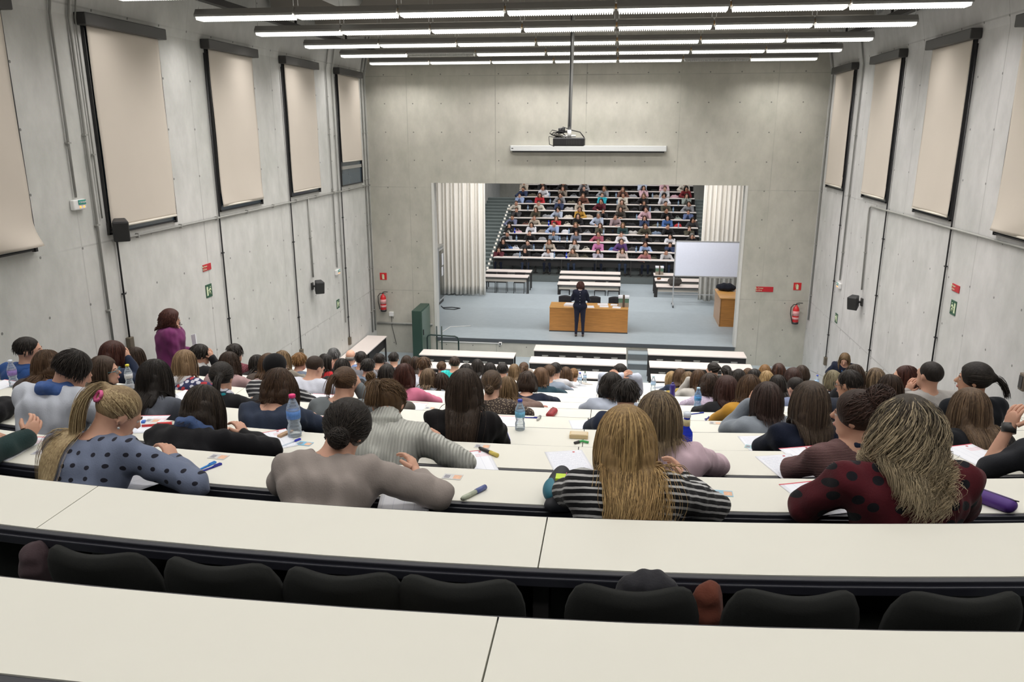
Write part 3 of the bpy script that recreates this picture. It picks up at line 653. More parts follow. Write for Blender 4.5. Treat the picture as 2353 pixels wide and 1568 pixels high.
# green cabinet and hand rail left of the stage
o = thing('metal_cabinet', 'tall dark green metal cabinet standing by the left edge of the opening', 'cabinet', (-5.35, 20.95, ZF))
MB().box(-.13, -.5, 0, .13, .5, 1.50).build('body', M_GREEN, o, .01); MB().box(.13, -.46, .05, .15, .46, 1.46).build('door', plain('pale green lacquer', (.10, .16, .13), .35), o, .004)
MB().box(.15, -.4, .8, .17, -.36, .95).build('handle', M_BLACKP, o)
o = thing('hand_rail', 'dark green tubular hand rail in front of the stage beside the cabinet', 'railing', (-5.0, 20.6, ZF)); M_RAIL = plain('green black rail paint', (.02, .04, .035), .35)
MB().tube([(-.1, 0, 0), (-.1, 0, .72), (-.07, 0, .78), (0, 0, .80), (.68, 0, .78), (.75, 0, .75), (.78, 0, .68), (.78, 0, 0)], .022, 10).build('rail', M_RAIL, o)
for x in (.16, .30): MB().tube([(x, .05, 0), (x, .05, 1.04)], .02, 8).build('post', M_RAIL, o)
# projector, pole, screen case
o = thing('projector', 'black ceiling projector on a long pole with loose cables', 'projector', (-.94, 15.2, -.16))
MB().box(-.29, -.2, -.15, .29, .2, 0).build('body', M_BLACKP, o, .02)
MB().tube([(.15, .2, -.07), (.15, .24, -.07)], .05, 14).build('lens', M_DARK, o)
v = MB()
for i in range(9): v.box(-.04 + i * .03, -.205, -.13, -.03 + i * .03, -.2, -.04)
v.build('vent', M_DARK, o)
MB().tube([(0, 0, .0), (0, 0, .14)], .04, 12).tube([(-.12, 0, .03), (.12, 0, .03)], .02, 8).build('bracket', M_WHITEP, o)
MB().tube([(0, 0, .12), (0.05, 0, 3.3)], .035, 14).build('pole', M_ALU, o); MB().box(-.008, -.042, .2, .008, -.032, 2.2).build('cable_slot', M_BLACKP, o)
c = MB(); rnd = random.Random(4)
for i in range(7):
    a = rnd.uniform(-.33, -.1); h = rnd.uniform(.08, .22); c.tube([(a + .1, .0, .0), (a - .05, -.03, h * .6), (a, -.06, h), (a + .12, 0, h * .8), (-.02, 0, .12)], .008, 6)
c.tube([(-.2, 0, 0), (-.38, 0, .02), (-.37, 0, -.12), (-.28, 0, -.16)], .008, 6).tube([(.02, 0, .14), (.2, 0, .1), (.28, 0, .0)], .01, 6); c.tube([(-.2, 0, .12), (-.08, 0, .14)], .05, 8)
c.build('cable', M_BLACKP, o)
o = thing('screen_case', 'long white projection screen case mounted high on the front wall', 'projection screen', (-.84, YW - .08, -.50))
MB().box(-2.04, -.07, -.07, 2.04, .07, .07).build('case', plain('white lacquer', (.74, .76, .76), .35), o, .01); MB().box(-1.99, -.05, -.105, 1.99, .03, -.07).build('screen_bar', M_BLACKP, o)
MB().box(-2.055, -.072, -.072, -2.04, .072, .072).box(2.04, -.072, -.072, 2.055, .072, .072).build('end_cap', M_STEEL, o); MB().box(-2.01, -.073, -.012, -1.96, -.07, .008).build('badge', M_DARK, o)

# ---------------------------------------------------------------- people: smooth bodies from blended volumes
def sm_min(a, b, k):
    h = np.maximum(k - np.abs(a - b), 0) / k
    return np.minimum(a, b) - h * h * k * .25
def prim_d(p, P):
    if p[0] == 'c':
        a, b, ra, rb = p[1], p[2], p[3], p[4]; ab = b - a; t = np.clip(((P - a) @ ab) / max(ab @ ab, 1e-9), 0, 1)
        return np.linalg.norm(P - a - t[..., None] * ab, axis=-1) - (ra + (rb - ra) * t)
    c, R, r = p[1], p[2], p[3]; q = (P - c) @ R
    k0 = np.linalg.norm(q / r, axis=-1); k1 = np.linalg.norm(q / (r * r), axis=-1) + 1e-9
    return k0 * (k0 - 1) / k1
def prim_box(p, m):
    if p[0] == 'c': r = max(p[3], p[4]) + m; return np.minimum(p[1], p[2]) - r, np.maximum(p[1], p[2]) + r
    e = np.sqrt(((p[2] * p[3]) ** 2).sum(1)) + m; return p[1] - e, p[1] + e
def C_(a, b, ra, rb, k=.03): return ('c', np.array(a, float), np.array(b, float), ra, rb, k)
def E_(c, R, r, k=.03): return ('e', np.array(c, float), np.array(R, float), np.array(r, float), k)
def sdf(prims, P):
    d = np.full(P.shape[:-1], .3)
    for p in prims: d = sm_min(d, prim_d(p, P), p[5] if p[0] == 'c' else p[4])
    return d
EDG = [(0, 1), (2, 3), (4, 5), (6, 7), (0, 2), (1, 3), (4, 6), (5, 7), (0, 4), (1, 5), (2, 6), (3, 7)]
CRN = np.array([(i & 1, (i >> 1) & 1, (i >> 2) & 1) for i in range(8)])
def blob(prims, subs, h, infl=0.0, zmin=None, noise=None):
    """surface net of a smooth union of volumes"""
    lo = np.min([prim_box(p, infl + 2.5 * h)[0] for p in prims], 0); hi = np.max([prim_box(p, infl + 2.5 * h)[1] for p in prims], 0)
    n = np.ceil((hi - lo) / h).astype(int) + 1
    ax = [lo[i] + h * np.arange(n[i]) for i in range(3)]
    D = np.full(tuple(n), .12, np.float32)
    def window(p, m):
        a, b = prim_box(p, m); i0 = np.maximum(np.floor((a - lo) / h).astype(int), 0); i1 = np.minimum(np.ceil((b - lo) / h).astype(int) + 1, n)
        sl = tuple(slice(i0[i], i1[i]) for i in range(3))
        G = np.stack(np.meshgrid(*[ax[i][sl[i]] for i in range(3)], indexing='ij'), -1); return sl, G
    for p in prims:
        k = p[5] if p[0] == 'c' else p[4]; sl, G = window(p, infl + k + 2 * h)
        if G.size == 0: continue
        D[sl] = sm_min(D[sl], prim_d(p, G) - infl, k)
    for p in subs or ():
        k = p[5] if p[0] == 'c' else p[4]; sl, G = window(p, k + 2 * h)
        if G.size: D[sl] = -sm_min(-D[sl], prim_d(p, G), k)
    if zmin is not None:
        D = np.maximum(D, (zmin - ax[2])[None, None, :].astype(np.float32))
    I = D < 0
    s = np.zeros(tuple(n - 1), np.int8)
    for c in CRN: s += I[c[0]:n[0] - 1 + c[0], c[1]:n[1] - 1 + c[1], c[2]:n[2] - 1 + c[2]]
    act = (s > 0) & (s < 8); idx = np.argwhere(act); ids = np.full(tuple(n - 1), -1, np.int32); ids[act] = np.arange(len(idx))
    cv = np.stack([D[idx[:, 0] + c[0], idx[:, 1] + c[1], idx[:, 2] + c[2]] for c in CRN], 1)
    acc = np.zeros((len(idx), 3)); cnt = np.zeros(len(idx))
    for a, b in EDG:
        va, vb = cv[:, a], cv[:, b]; x = (va < 0) != (vb < 0); t = np.where(x, va / np.where(x, va - vb, 1), 0)
        acc += x[:, None] * (CRN[a] + t[:, None] * (CRN[b] - CRN[a])); cnt += x
    V = lo + h * (idx + acc / cnt[:, None]); Q = []
    for d in range(3):
        a = [slice(0, n[i] - (1 if i == d else 0)) for i in range(3)]; b = [slice(1 if i == d else 0, n[i]) for i in range(3)]
        A, B = I[tuple(a)], I[tuple(b)]; e = np.argwhere(A != B); u, v = (d + 1) % 3, (d + 2) % 3
        ok = (e[:, u] > 0) & (e[:, v] > 0) & (e[:, u] < n[u] - 1) & (e[:, v] < n[v] - 1); e = e[ok]
        def g(du, dv): f = e.copy(); f[:, u] -= du; f[:, v] -= dv; return ids[f[:, 0], f[:, 1], f[:, 2]]
        q = np.stack([g(1, 1), g(0, 1), g(0, 0), g(1, 0)], 1); fl = ~A[e[:, 0], e[:, 1], e[:, 2]]; q[fl] = q[fl][:, ::-1]; Q.append(q)
    return V, np.concatenate(Q)
def rotm(yaw, pitch, roll, rz):
    """columns right, forward, up; pitch > 0 bows the head, yaw > 0 turns left"""
    M = Matrix.Rotation(rz + yaw, 3, 'Z') @ Matrix.Rotation(roll, 3, 'Y') @ Matrix.Rotation(-pitch, 3, 'X'); return np.array(M)
def nrm(v): return v / (np.linalg.norm(v, axis=-1, keepdims=True) + 1e-9)
def head_prims(C, H, s=1.0, fine=True):
    f = lambda x, y, z: C + H @ (np.array([x, y, z]) * s); e = lambda c, r, k=.02: E_(f(*c), H, np.array(r) * s, k)
    P = [e((0, -.012, .025), (.074, .094, .083)), e((0, .03, -.035), (.057, .066, .082), .03), C_(f(-.03, .045, -.085), f(.03, .045, -.085), .028 * s, .028 * s, .03)]
    if fine:
        P += [C_(f(0, .088, .012), f(0, .112, -.022), .009 * s, .014 * s, .014), e((0, .092, -.058), (.024, .013, .011), .012), e((0, .08, -.098), (.018, .018, .014), .015), e((-.034, .084, .018), (.018, .012, .008), .012), e((.034, .084, .018), (.018, .012, .008), .012)]
        P += [e((sx * .076, -.008, -.012), (.008, .019, .032), .008) for sx in (-1, 1)]
    return P
def hand_geo(Wp, D, U, side, curl=.9, s=1.0):
    """palm volume plus five finger tubes; D points along the hand, U out of its back"""
    D = nrm(D); S = nrm(np.cross(D, U)) * side; U = nrm(np.cross(S, D)) * side
    R = np.stack([S, D, U], 1); palm = E_(Wp + D * .045 * s, R, np.array([.040, .052, .016]) * s, .02); mb = MB()
    for i, (off, ln) in enumerate(((-.028, .062), (-.010, .075), (.010, .070), (.028, .055))):
        p = Wp + D * .080 * s + S * off * s; d = D.copy(); pts = [p - D * .02]; 
        for j, fr in enumerate((.45, .32, .23)):
            a = curl * (.55 + .25 * j); d = nrm(d * cos(a) - U * sin(a)); pts.append(p); p = p + d * ln * fr * s
        pts.append(p); mb.tube(pts, [.009 * s, .0095 * s, .0085 * s, .008 * s, .0055 * s], 7)
    p = Wp + D * .03 * s - S * .034 * s; d = nrm(D * .7 - S * .6 - U * .4); mb.tube([p, p + d * .03 * s, p + nrm(d + D * .5 - U * .3) * .055 * s], [.013 * s, .011 * s, .007 * s], 7)
    return palm, mb
# hair strands
def grow(P0, D0, n, step, heads, torso, stiff=.62, clear=.012, grav=1.0, gather=.0):
    P = P0.copy(); D = D0.copy(); out = [P.copy()]; G = np.array([0, 0, -1.0]); c1, c2 = clear if isinstance(clear, tuple) else (clear, clear); c1 = np.broadcast_to(c1, len(P)); c2 = np.broadcast_to(c2, len(P))
    def fd(Q, a, b): return np.minimum(sdf(heads, Q) - a, sdf(torso, Q) - b) if torso else sdf(heads, Q) - a
    for i in range(n):
        D = nrm(D * stiff + G * (1 - stiff) * grav); P = P + D * step
        if gather: x_ = (P - heads[0][1]) @ heads[0][2][:, 0]; low = (P[:, 2] < heads[0][1][2] - .07); P = P - (x_ * gather * low)[:, None] * heads[0][2][:, 0]
        for _ in range(2):
            d = fd(P, c1, c2); m = d < 0
            if m.any():
                e = .006; Q = P[m]; g = np.stack([fd(Q + e * np.eye(3)[a], c1[m], c2[m]) - fd(Q - e * np.eye(3)[a], c1[m], c2[m]) for a in range(3)], -1)
                P[m] -= nrm(g) * d[m][:, None]
        D = nrm(.5 * D + .5 * nrm(P - out[-1])); out.append(P.copy())
    return np.stack(out, 1)
def locks_mesh(paths, r0, ctr, tones, flat=.4, nr=4, taper=.25):
    Nn, M, _ = paths.shape; T = nrm(np.gradient(paths, axis=1)); O = nrm(paths - ctr); A = nrm(np.cross(T, O)); B = np.cross(A, T)
    t = np.linspace(0, 1, M); prof = np.minimum(1, .35 + 3 * t) * (1 - (1 - taper) * t ** 2.2); R = r0[:, None] * prof[None]
    an = 2 * pi * np.arange(nr) / nr
    V = paths[:, :, None] + R[:, :, None, None] * (np.cos(an)[None, None, :, None] * A[:, :, None] + flat * np.sin(an)[None, None, :, None] * B[:, :, None])
    base = (np.arange(Nn)[:, None, None] * M + np.arange(M - 1)[None, :, None]) * nr; k = np.arange(nr)[None, None]; k2 = (k + 1) % nr
    Q = np.stack([base + k, base + k2, base + nr + k2, base + nr + k], -1).reshape(-1, 4)
    return V.reshape(-1, 3), Q, np.repeat(tones, M * nr)
RNG = np.random.default_rng(7)
def hair_geo(st, C, H, torso, Ln=.3, nl=150, vol=.0, wave=.0, lr=.0075, res=.008, s=1.0, tie=None, tone=(.0, .72), ends=.18):
    f = lambda x, y, z: C + H @ (np.array([x, y, z]) * s); e = lambda c, r, k=.02: E_(f(*c), H, np.array(r) * s, k)
    v = vol; cap = [e((0, -.016, .030), (.079 + v, .097 + v, .087 + v))]
    heads = [e((0, -.016, .026), (.077 + v * .8, .093 + v * .8, .082 + v * .6)), e((0, .02, -.05), (.062 + v * .5, .07, .08))]
    subs = [e((0, .118, -.032), (.067, .078, .116), .01)]
    lk = None; hc = f(0, 0, .02)
    if st == 'bald': 
        cap = [e((0, -.03, -.02), (.079, .088, .045))]; V, Q = blob(cap, [e((0, .08, -.02), (.2, .09, .2))] + [e((0, -.02, .07), (.2, .2, .05))], res); return V, Q, np.full(len(V), .3)
    if st in ('short', 'fade', 'cap'):
        subs += [e((0, -.02, -.15 if st != 'fade' else -.13), (.2, .2, .10), .01)]
        V, Q = blob(cap, subs, res)
        if st == 'short' and nl:
            nl = int(nl * .8); P0, D0 = roots(C, H, nl, s, v, 1.9); D0 = nrm(D0 + RNG.normal(0, .12 + v * 9, D0.shape)); lk = grow(P0, D0, 4, .011 + v * .25, heads, [], .85, RNG.uniform(.003, .008 + v * .6, nl))
    elif st in ('pony', 'bun', 'lowbun'):
        subs += [e((0, -.01, -.155), (.2, .2, .10), .01)]
        tp = {'pony': (0, -.118 - v, .03), 'bun': (0, -.11 - v, .06), 'lowbun': (0, -.11 - v, -.055)}[st]
        if tie is not None: tp = tie
        T = f(*tp); q = max(0.5, Ln / .09) if st != 'pony' else 1
        extra = [E_(T, H, np.array([.035, .03, .035]) * s * (q if st != 'pony' else .8), .02)]
        V, Q = blob(cap + extra, subs, res); ls = []
        if nl:
            P0, D0 = roots(C, H, int(nl * .6), s, v, 2.0); M = 8; P = P0.copy(); pp = [P.copy()]
            for i in range(M - 1):
                P = P + (T - P) / (M - 1 - i) * .98; d = sdf(heads, P) - .006; m = d < 0
                if m.any(): P[m] += nrm(P[m] - hc) * (-d[m])[:, None]
                pp.append(P + (RNG.normal(0, wave * .5, P.shape) if wave and 0 < i < M - 2 else 0))
            ls.append(np.stack(pp, 1))
            if st == 'pony':
                k = max(14, int(nl * .35)); P0 = T + H @ np.array([0, -.012, 0]) + RNG.normal(0, .010, (k, 3)); D0 = nrm(np.tile(H @ np.array([0, -.8, -.25]), (k, 1)) + RNG.normal(0, .07, (k, 3)))
                lt = grow(P0, D0, max(5, int(Ln / .03)), .03, heads, torso, .70, .010); ls.append(lt)
            else:
                k = max(14, int(nl * .4)); a = RNG.uniform(0, 2 * pi, k); tl = RNG.uniform(-1, 1, (k, 3)); rr = .036 * q * s; t = np.linspace(0, 2.6, 9)
                u = nrm(np.cross(tl, RNG.normal(0, 1, (k, 3)))); w = nrm(np.cross(tl, u)); rv = (rr * RNG.uniform(.75, 1.15, k))[:, None, None]
                lt = T + rv * (u[:, None] * np.cos(t + a[:, None])[..., None] + w[:, None] * np.sin(t + a[:, None])[..., None]); ls.append(lt)
        lk = ls
    else:   # long, bob, curly
        n = max(3, int(Ln / .03)); sp = RNG.uniform
        gx = (-.062, -.033, 0, .033, .062) if st != 'curly' else (-.07, -.035, 0, .035, .07)
        G0 = np.array([f(x * (1 + v * 8), -.062 - .012 * (1 - abs(x) / .07) - v, -.005) for x in gx] + [f(sx * (.070 + v), -.02, -.005) for sx in (-1, 1)]); D0 = np.tile(H @ np.array([0, -.25, -1.]), (len(G0), 1))
        gp = grow(G0, D0, n, .03, heads, torso, .55, .002, 1.0, .010)
        bulk = []
        for g in gp:
            M = len(g)
            for i in range(0, M - 1, 2 if M > 5 else 1):
                j = min(i + (2 if M > 5 else 1), M - 1); ra = .017 * (1 - .6 * i / M); rb = .017 * (1 - .6 * j / M); bulk.append(C_(g[i], g[j], ra * s, rb * s, .045))
        V, Q = blob(cap + bulk, subs, res)
        if nl:
            P0, D0 = roots(C, H, nl, s, v, 1.55); M = int((Ln + .16) / .026); lk = grow(P0, D0, M, .026, heads, torso, .66, (RNG.uniform(.003, .014, nl), RNG.uniform(.018, .034, nl)), 1.0, .020)
            k = max(4, nl // 9); cen = RNG.integers(0, nl, k); w = np.argmin(np.linalg.norm(P0[:, None] - P0[cen][None], axis=-1), 1)
            tt = np.linspace(0, 1, lk.shape[1])[None, :, None] ** 1.5 * .45; lk = lk * (1 - tt) + lk[cen[w]] * tt
            cut = RNG.uniform(.80, 1.0, nl)
            tq = np.linspace(0, 1, lk.shape[1]); ci = cut[:, None] * tq[None] * (lk.shape[1] - 1); i0 = np.minimum(ci.astype(int), lk.shape[1] - 2); fr = (ci - i0)[..., None]
            ar = np.arange(nl)[:, None]; lk = lk[ar, i0] * (1 - fr) + lk[ar, i0 + 1] * fr
            if wave:
                ph = RNG.uniform(0, 6.28, k)[w] + RNG.normal(0, .5, nl); fq = RNG.uniform(.85, 1.15, k)[w] * (34 if st != 'curly' else 95); ln_ = tq[None] * (Ln + .16) * cut[:, None]
                amp = wave * np.clip((tq - .12) * 1.7, 0, 1)[None]; T = nrm(np.gradient(lk, axis=1)); O = nrm(lk - hc); A = nrm(np.cross(T, O))
                lk = lk + A * (amp * np.sin(fq[:, None] * ln_ + ph[:, None]))[..., None] + O * (amp * .7 * (1 + np.cos(fq[:, None] * ln_ + ph[:, None])))[..., None]
    tn = np.full(len(V), tone[0] + .2)
    if lk is not None:
        for l in (lk if isinstance(lk, list) else [lk]):
            to = np.clip(RNG.uniform(tone[0], tone[1], len(l)), 0, 1); v2, q2, t2 = locks_mesh(l, RNG.uniform(.7, 1.3, len(l)) * lr, hc, to)
            Q = np.concatenate([Q, q2 + len(V)]); V = np.concatenate([V, v2]); t2 = t2 + np.tile(np.repeat(np.linspace(-.5, 1, l.shape[1]), 4), len(l)) * ends; tn = np.concatenate([tn, t2])
    return V, Q, tn
def roots(C, H, n, s, v, mx):
    th = np.arccos(1 - RNG.uniform(0, 1, n) * (1 - cos(mx))); ph = RNG.uniform(-pi * .5 - 2.25, -pi * .5 + 2.25, n)
    d = np.stack([np.sin(th) * np.cos(ph), np.sin(th) * np.sin(ph), np.cos(th)], 1); r = np.array([.078 + v, .096 + v, .086 + v]) * s
    P = C + (d * r + np.array([0, -.016, .030]) * s) @ H.T; t = np.stack([np.cos(th) * np.cos(ph), np.cos(th) * np.sin(ph) - .25, -np.sin(th)], 1)
    t[:, 0] *= 1.3; return P, nrm(t @ H.T)
def ball(c, r, R=np.eye(3), n=10):
    mb = MB(); V = []; F = []
    for i in range(n + 1):
        for j in range(n * 2): a, b = pi * i / n, pi * j / n; V.append(c + R @ (np.array([sin(a) * cos(b), sin(a) * sin(b), cos(a)]) * r))
    for i in range(n):
        for j in range(n * 2): j2 = (j + 1) % (n * 2); F.append((i * 2 * n + j, (i + 1) * 2 * n + j, (i + 1) * 2 * n + j2, i * 2 * n + j2))
    return mb.add(V, F, True)
def face_parts(C, H, o, parent, lip=(.5, .2, .18)):
    f = lambda x, y, z: C + H @ np.array([x, y, z]) - o
    mb = MB()
    for sx in (-1, 1):
        b = ball(f(sx * .031, .077, .002), np.array([.013, .012, .0095]), H, 6); mb.add(b.v, b.f, True)
    e = mb.build('eyes', plain('eye white', (.7, .68, .66), .3), parent); mb = MB()
    for sx in (-1, 1):
        b = ball(f(sx * .031, .0848, .002), np.array([.006, .004, .006]), H, 5); mb.add(b.v, b.f, True)
    mb.build('iris', plain('dark iris', (.03, .02, .015), .3), e)
    mb = MB()
    for sx in (-1, 1): mb.tube([f(sx * .018, .090, .022), f(sx * .032, .0895, .026), f(sx * .047, .080, .022)], .0028, 5)
    mb.build('eyebrows', plain('brow', (.04, .025, .02), .8), parent)
    b = ball(f(0, .0985, -.058), np.array([.022, .0085, .0095]), H, 6); b.build('lips', plain('lips', lip, .4), parent)
def glasses_parts(C, H, o, parent, mat):
    f = lambda x, y, z: C + H @ np.array([x, y, z]) - o; mb = MB()
    for sx in (-1, 1):
        mb.tube([f(sx * .033 + .024 * cos(a), .104 - .12 * abs(sx * .033 + .024 * cos(a)) ** 1.2, .004 + .018 * sin(a)) for a in np.linspace(0, 2 * pi, 13)], .0022, 5)
        mb.tube([f(sx * .058, .096, .008), f(sx * .078, .06, .006), f(sx * .082, -.005, .0)], .002, 5)
    mb.tube([f(-.01, .105, .008), f(.01, .105, .008)], .002, 5).build('glasses', mat, parent)

def torso_prims(hip, neck, R, shw, bulk, H, C):
    """spine from hip to neck; R columns right, forward, up of the chest"""
    up = nrm(neck - hip); r = R[:, 0]; fw = nrm(np.cross(up, r)); mid = hip * .55 + neck * .45 - fw * .012; ch = hip * .25 + neck * .75
    shl, shr = neck - up * .045 - r * shw - fw * .0, neck - up * .045 + r * shw
    P = [C_(hip - r * .075, hip + r * .075, .115 * bulk, .115 * bulk, .06), C_(mid - r * .055, mid + r * .055, .098 * bulk, .098 * bulk, .08),
         C_(ch - r * .07, ch + r * .07, .105 * bulk, .105 * bulk, .07), C_(neck - up * .08 - r * shw * .62, neck - up * .08 + r * shw * .62, .070, .070, .06),
         C_(neck - up * .015, shl, .038, .052, .05), C_(neck - up * .015, shr, .038, .052, .05)]
    nk = C_(neck - up * .04, C + H @ np.array([0, -.022, -.05]), .053, .049, .03)
    return P, nk, shl, shr, up, fw
def ik(S, W, hint, a=.275, b=.25):
    d = W - S; L_ = np.linalg.norm(d)
    if L_ > (a + b) * .99: W = S + d / L_ * (a + b) * .99; d = W - S; L_ = np.linalg.norm(d)
    u = d / L_; x = (a * a - b * b + L_ * L_) / (2 * L_); h = sqrt(max(a * a - x * x, 0)); p = hint - u * (hint @ u)
    return S + u * x + nrm(p) * h, W
def person(name, loc_o, C, H, rz, hip, desk, pose, hs, hc, top, sk=0, shw=.165, bulk=1.0, res=.012, nl=120, sleeve=1.0, collar=None, face=False, extra=None, label='', group=None, legs=True, standing=False, neckcut=.062, hands=True, hair_kw=None, hair2=None, seg_hand=.9, glasses=None, name_root='person'):
    """C head centre, H head axes, desk = (point, right, forward) frame at the desk's near edge"""
    Dp, Dr, Df = desk; U = np.array([0, 0, 1.0]); bow = nrm(nrm(C - hip) + 0 * U)
    bw = min(1.0, max(0.0, -H[2, 1] / .5)); neck = C - nrm(H[:, 2] * (.5 + .55 * bw) + bow * (.6 - .45 * bw)) * (.155 - .012 * bw) - H[:, 1] * .02
    root = thing(name_root, label, 'person', loc_o, 0, group); O = np.array(loc_o, float)
    Rr = np.stack([np.array([cos(rz), sin(rz), 0]), np.array([-sin(rz), cos(rz), 0]), U], 1)
    T, nk, shl, shr, up, fw = torso_prims(hip, neck, Rr, shw, bulk, H, C); r = Rr[:, 0]
    d = lambda x, y, z: Dp + Dr * x + Df * y + U * z
    def chin(sx, out=.06, up_=-.07): return C + H @ np.array([sx * out, .105, up_])
    PO = {'w': (('e', (-.24, .0, .05), (-.07, .15, .035)), ('e', (.29, .0, .05), (.13, .17, .045))),
          'n': (('e', (-.205, .0, .04), (-.02, .14, .04)), ('e', (.205, .0, .04), (.03, .12, .045))),
          'r': (('e', (-.29, .0, .05), (-.08, .14, .035)), ('h', (.22, .06, .045), chin(1, .07, -.03))),
          'l': (('h', (-.22, .06, .045), chin(-1, .07, -.03)), ('e', (.33, .02, .05), (.14, .16, .04))),
          'c': (('h', (-.17, .10, .045), chin(-1, .02, -.10)), ('h', (.17, .10, .045), chin(1, .02, -.10))),
          'b': (('k', (-.33, -.05, .40), C + H @ np.array([-.05, -.12, -.03])), ('k', (.33, -.05, .40), C + H @ np.array([.05, -.12, -.03]))),
          'd': (('i', None, None), ('i', None, None))}
    spec = PO[pose] if isinstance(pose, str) else pose
    arms = []; skinP = []; fing = []; slv = []; wrists = []
    for sx, S, a in ((-1, shl, spec[0]), (1, shr, spec[1])):
        if a[0] == 'e': E, W = d(*a[1]), d(*a[2])
        elif a[0] in 'hk': E = d(*a[1]) if a[0] == 'h' else C + H @ np.array([sx * .19, -.07, -.04]); W = a[2]
        elif a[0] == 'p': E, W = np.array(a[1], float), np.array(a[2], float)
        elif a[0] == 'q': E, W = O + Rr @ np.array(a[1]), O + Rr @ np.array(a[2])
        else: E = S + r * sx * .06 - U * .27 + fw * .02; W = E + fw * .2 - U * .06 - r * sx * .06
        if a[0] != 'i':
            L1 = np.linalg.norm(E - S)
            if L1 > .33: E = S + (E - S) * .33 / L1
            if a[0] in 'eq' and E[2] < Dp[2] + .04 and not standing: E[2] = Dp[2] + .04
            v = W - E; L2 = np.linalg.norm(v); W = E + v * (min(max(L2, .21), .27) / max(L2, 1e-6))
        arms += [C_(S, E, .050 * bulk, .040, .03), C_(E, W, .038, .027, .02)]; wrists.append(W)
        slv += [C_(S, E, .053 * bulk, .044, .03)]
        if sleeve > .5: slv += [C_(E, E + (W - E) * min(1.0, sleeve), .043, .034, .02)]
        if hands:
            hd = nrm(W - E); u_ = U if a[0] in 'ei' else -H[:, 1] * .3 + r * sx
            if a[0] in 'hkp': hd = nrm(hd * .6 + U * .5)
            pm, fm = hand_geo(W, hd, u_, sx, seg_hand); skinP.append(pm); fing.append(fm)
    V, Q = blob(head_prims(C, H) + T + [nk] + arms + skinP, None, res)
    V = V - O; Q = [tuple(q) for q in Q.tolist()] if False else Q
    if fing:
        for fm in fing:
            b = len(V); V = np.concatenate([V, np.array(fm.v) - O]); q4 = [f_ if len(f_) == 4 else None for f_ in fm.f]; q4 = np.array([f_ for f_ in q4 if f_]) + b; Q = np.concatenate([Q, q4])
    bo_ = bpy.data.objects.new('body', mesh_np('body', V, Q, skin_mat(sk))); link(bo_, root)
    # clothing
    Vs, Qs = blob(T + slv, [C_(neck + up * .005, neck + up * .12, neckcut, neckcut, .012)], res, .013)
    Vs = Vs - O; w = RNG.uniform(0, 6, 6); nz = (.0055 if res < .011 else .0035) * (np.sin(Vs[:, 2] * 34 + Vs[:, 0] * 21 + w[0]) + np.sin(Vs[:, 0] * 47 - Vs[:, 2] * 25 + w[1]) * .7 + np.sin(Vs[:, 1] * 40 + Vs[:, 2] * 33 + w[2]) * .8 + .6 * np.sin(Vs[:, 0] * 80 + Vs[:, 1] * 61 + w[3]))
    ax_ = nrm(Vs - (mid_ := (hip * .5 + neck * .5 - O))); Vs = Vs + ax_ * nz[:, None]
    so_ = bpy.data.objects.new('sweater' if sleeve > .8 else 'shirt', mesh_np('top', Vs, Qs, top)); link(so_, root)
    if collar:
        kind, cm = collar; V2 = []
        if kind == 'scarf': ps = [C_(neck + r * .075 * cos(a) + fw * .075 * sin(a) + up * (.015 + .012 * sin(3 * a)), neck + r * .075 * cos(a + .7) + fw * .075 * sin(a + .7) + up * (.015 + .012 * sin(3 * a + 2)), .032, .030, .02) for a in np.arange(0, 6.3, .7)] + [C_(neck + r * .06 + up * .04, neck - r * .06 + up * .03 - fw * .05, .028, .03, .02)]
        elif kind == 'hood': ps = [C_(neck + r * .07 - fw * .02, neck - r * .07 - fw * .02, .045, .045, .03), C_(neck - fw * .06 - up * .03 - r * .05, neck - fw * .06 - up * .03 + r * .05, .05, .05, .04), C_(neck - fw * .075 - up * .09, neck - fw * .07 - up * .05, .03, .05, .04)]
        elif kind == 'turtle': ps = [C_(neck - up * .02, neck + nrm(C - neck) * .075, .074, .066, .02), C_(neck + r * .05 - fw * .02 + up * .03, neck - r * .05 - fw * .02 + up * .03, .045, .045, .03)]
        else: ps = [C_(neck + r * .05 * cos(a) + fw * .05 * sin(a) + up * .02, neck + r * .05 * cos(a + .8) + fw * .05 * sin(a + .8) + up * .02, .016, .016, .01) for a in np.arange(0, 6.3, .8)]
        Vc, Qc = blob(ps, [nk[:3] + (.046, .044, .005)] if kind != 'hood' else None, max(res * .8, .008)); Vc = Vc - O; Vc = Vc + .002 * np.sin(Vc * 160)
        link(bpy.data.objects.new({'scarf': 'scarf', 'hood': 'hood', 'turtle': 'rolled_collar'}.get(kind, 'collar'), mesh_np('c', Vc, Qc, cm)), root)
    tp_ = [p[:3] + (p[3] + .012, p[4] + .012, p[5]) for p in T] + [p[:3] + (p[3] + .012, p[4] + .012, p[5]) for p in slv]
    kw = dict(Ln=.3, nl=nl, res=max(.008, res * .8)); kw.update(hair_kw or {})
    Vh, Qh, tn = hair_geo(hs, C, H, tp_, **kw)
    ho = bpy.data.objects.new('hair' if hs != 'cap' else 'cap', mesh_np('hair', Vh - O, Qh, hair_mat(hc, hair2) if hs != 'cap' else cloth('plain', hc), attr=tn)); link(ho, root)
    if face: face_parts(C, H, O, root)
    if glasses: glasses_parts(C, H, O, root, glasses)
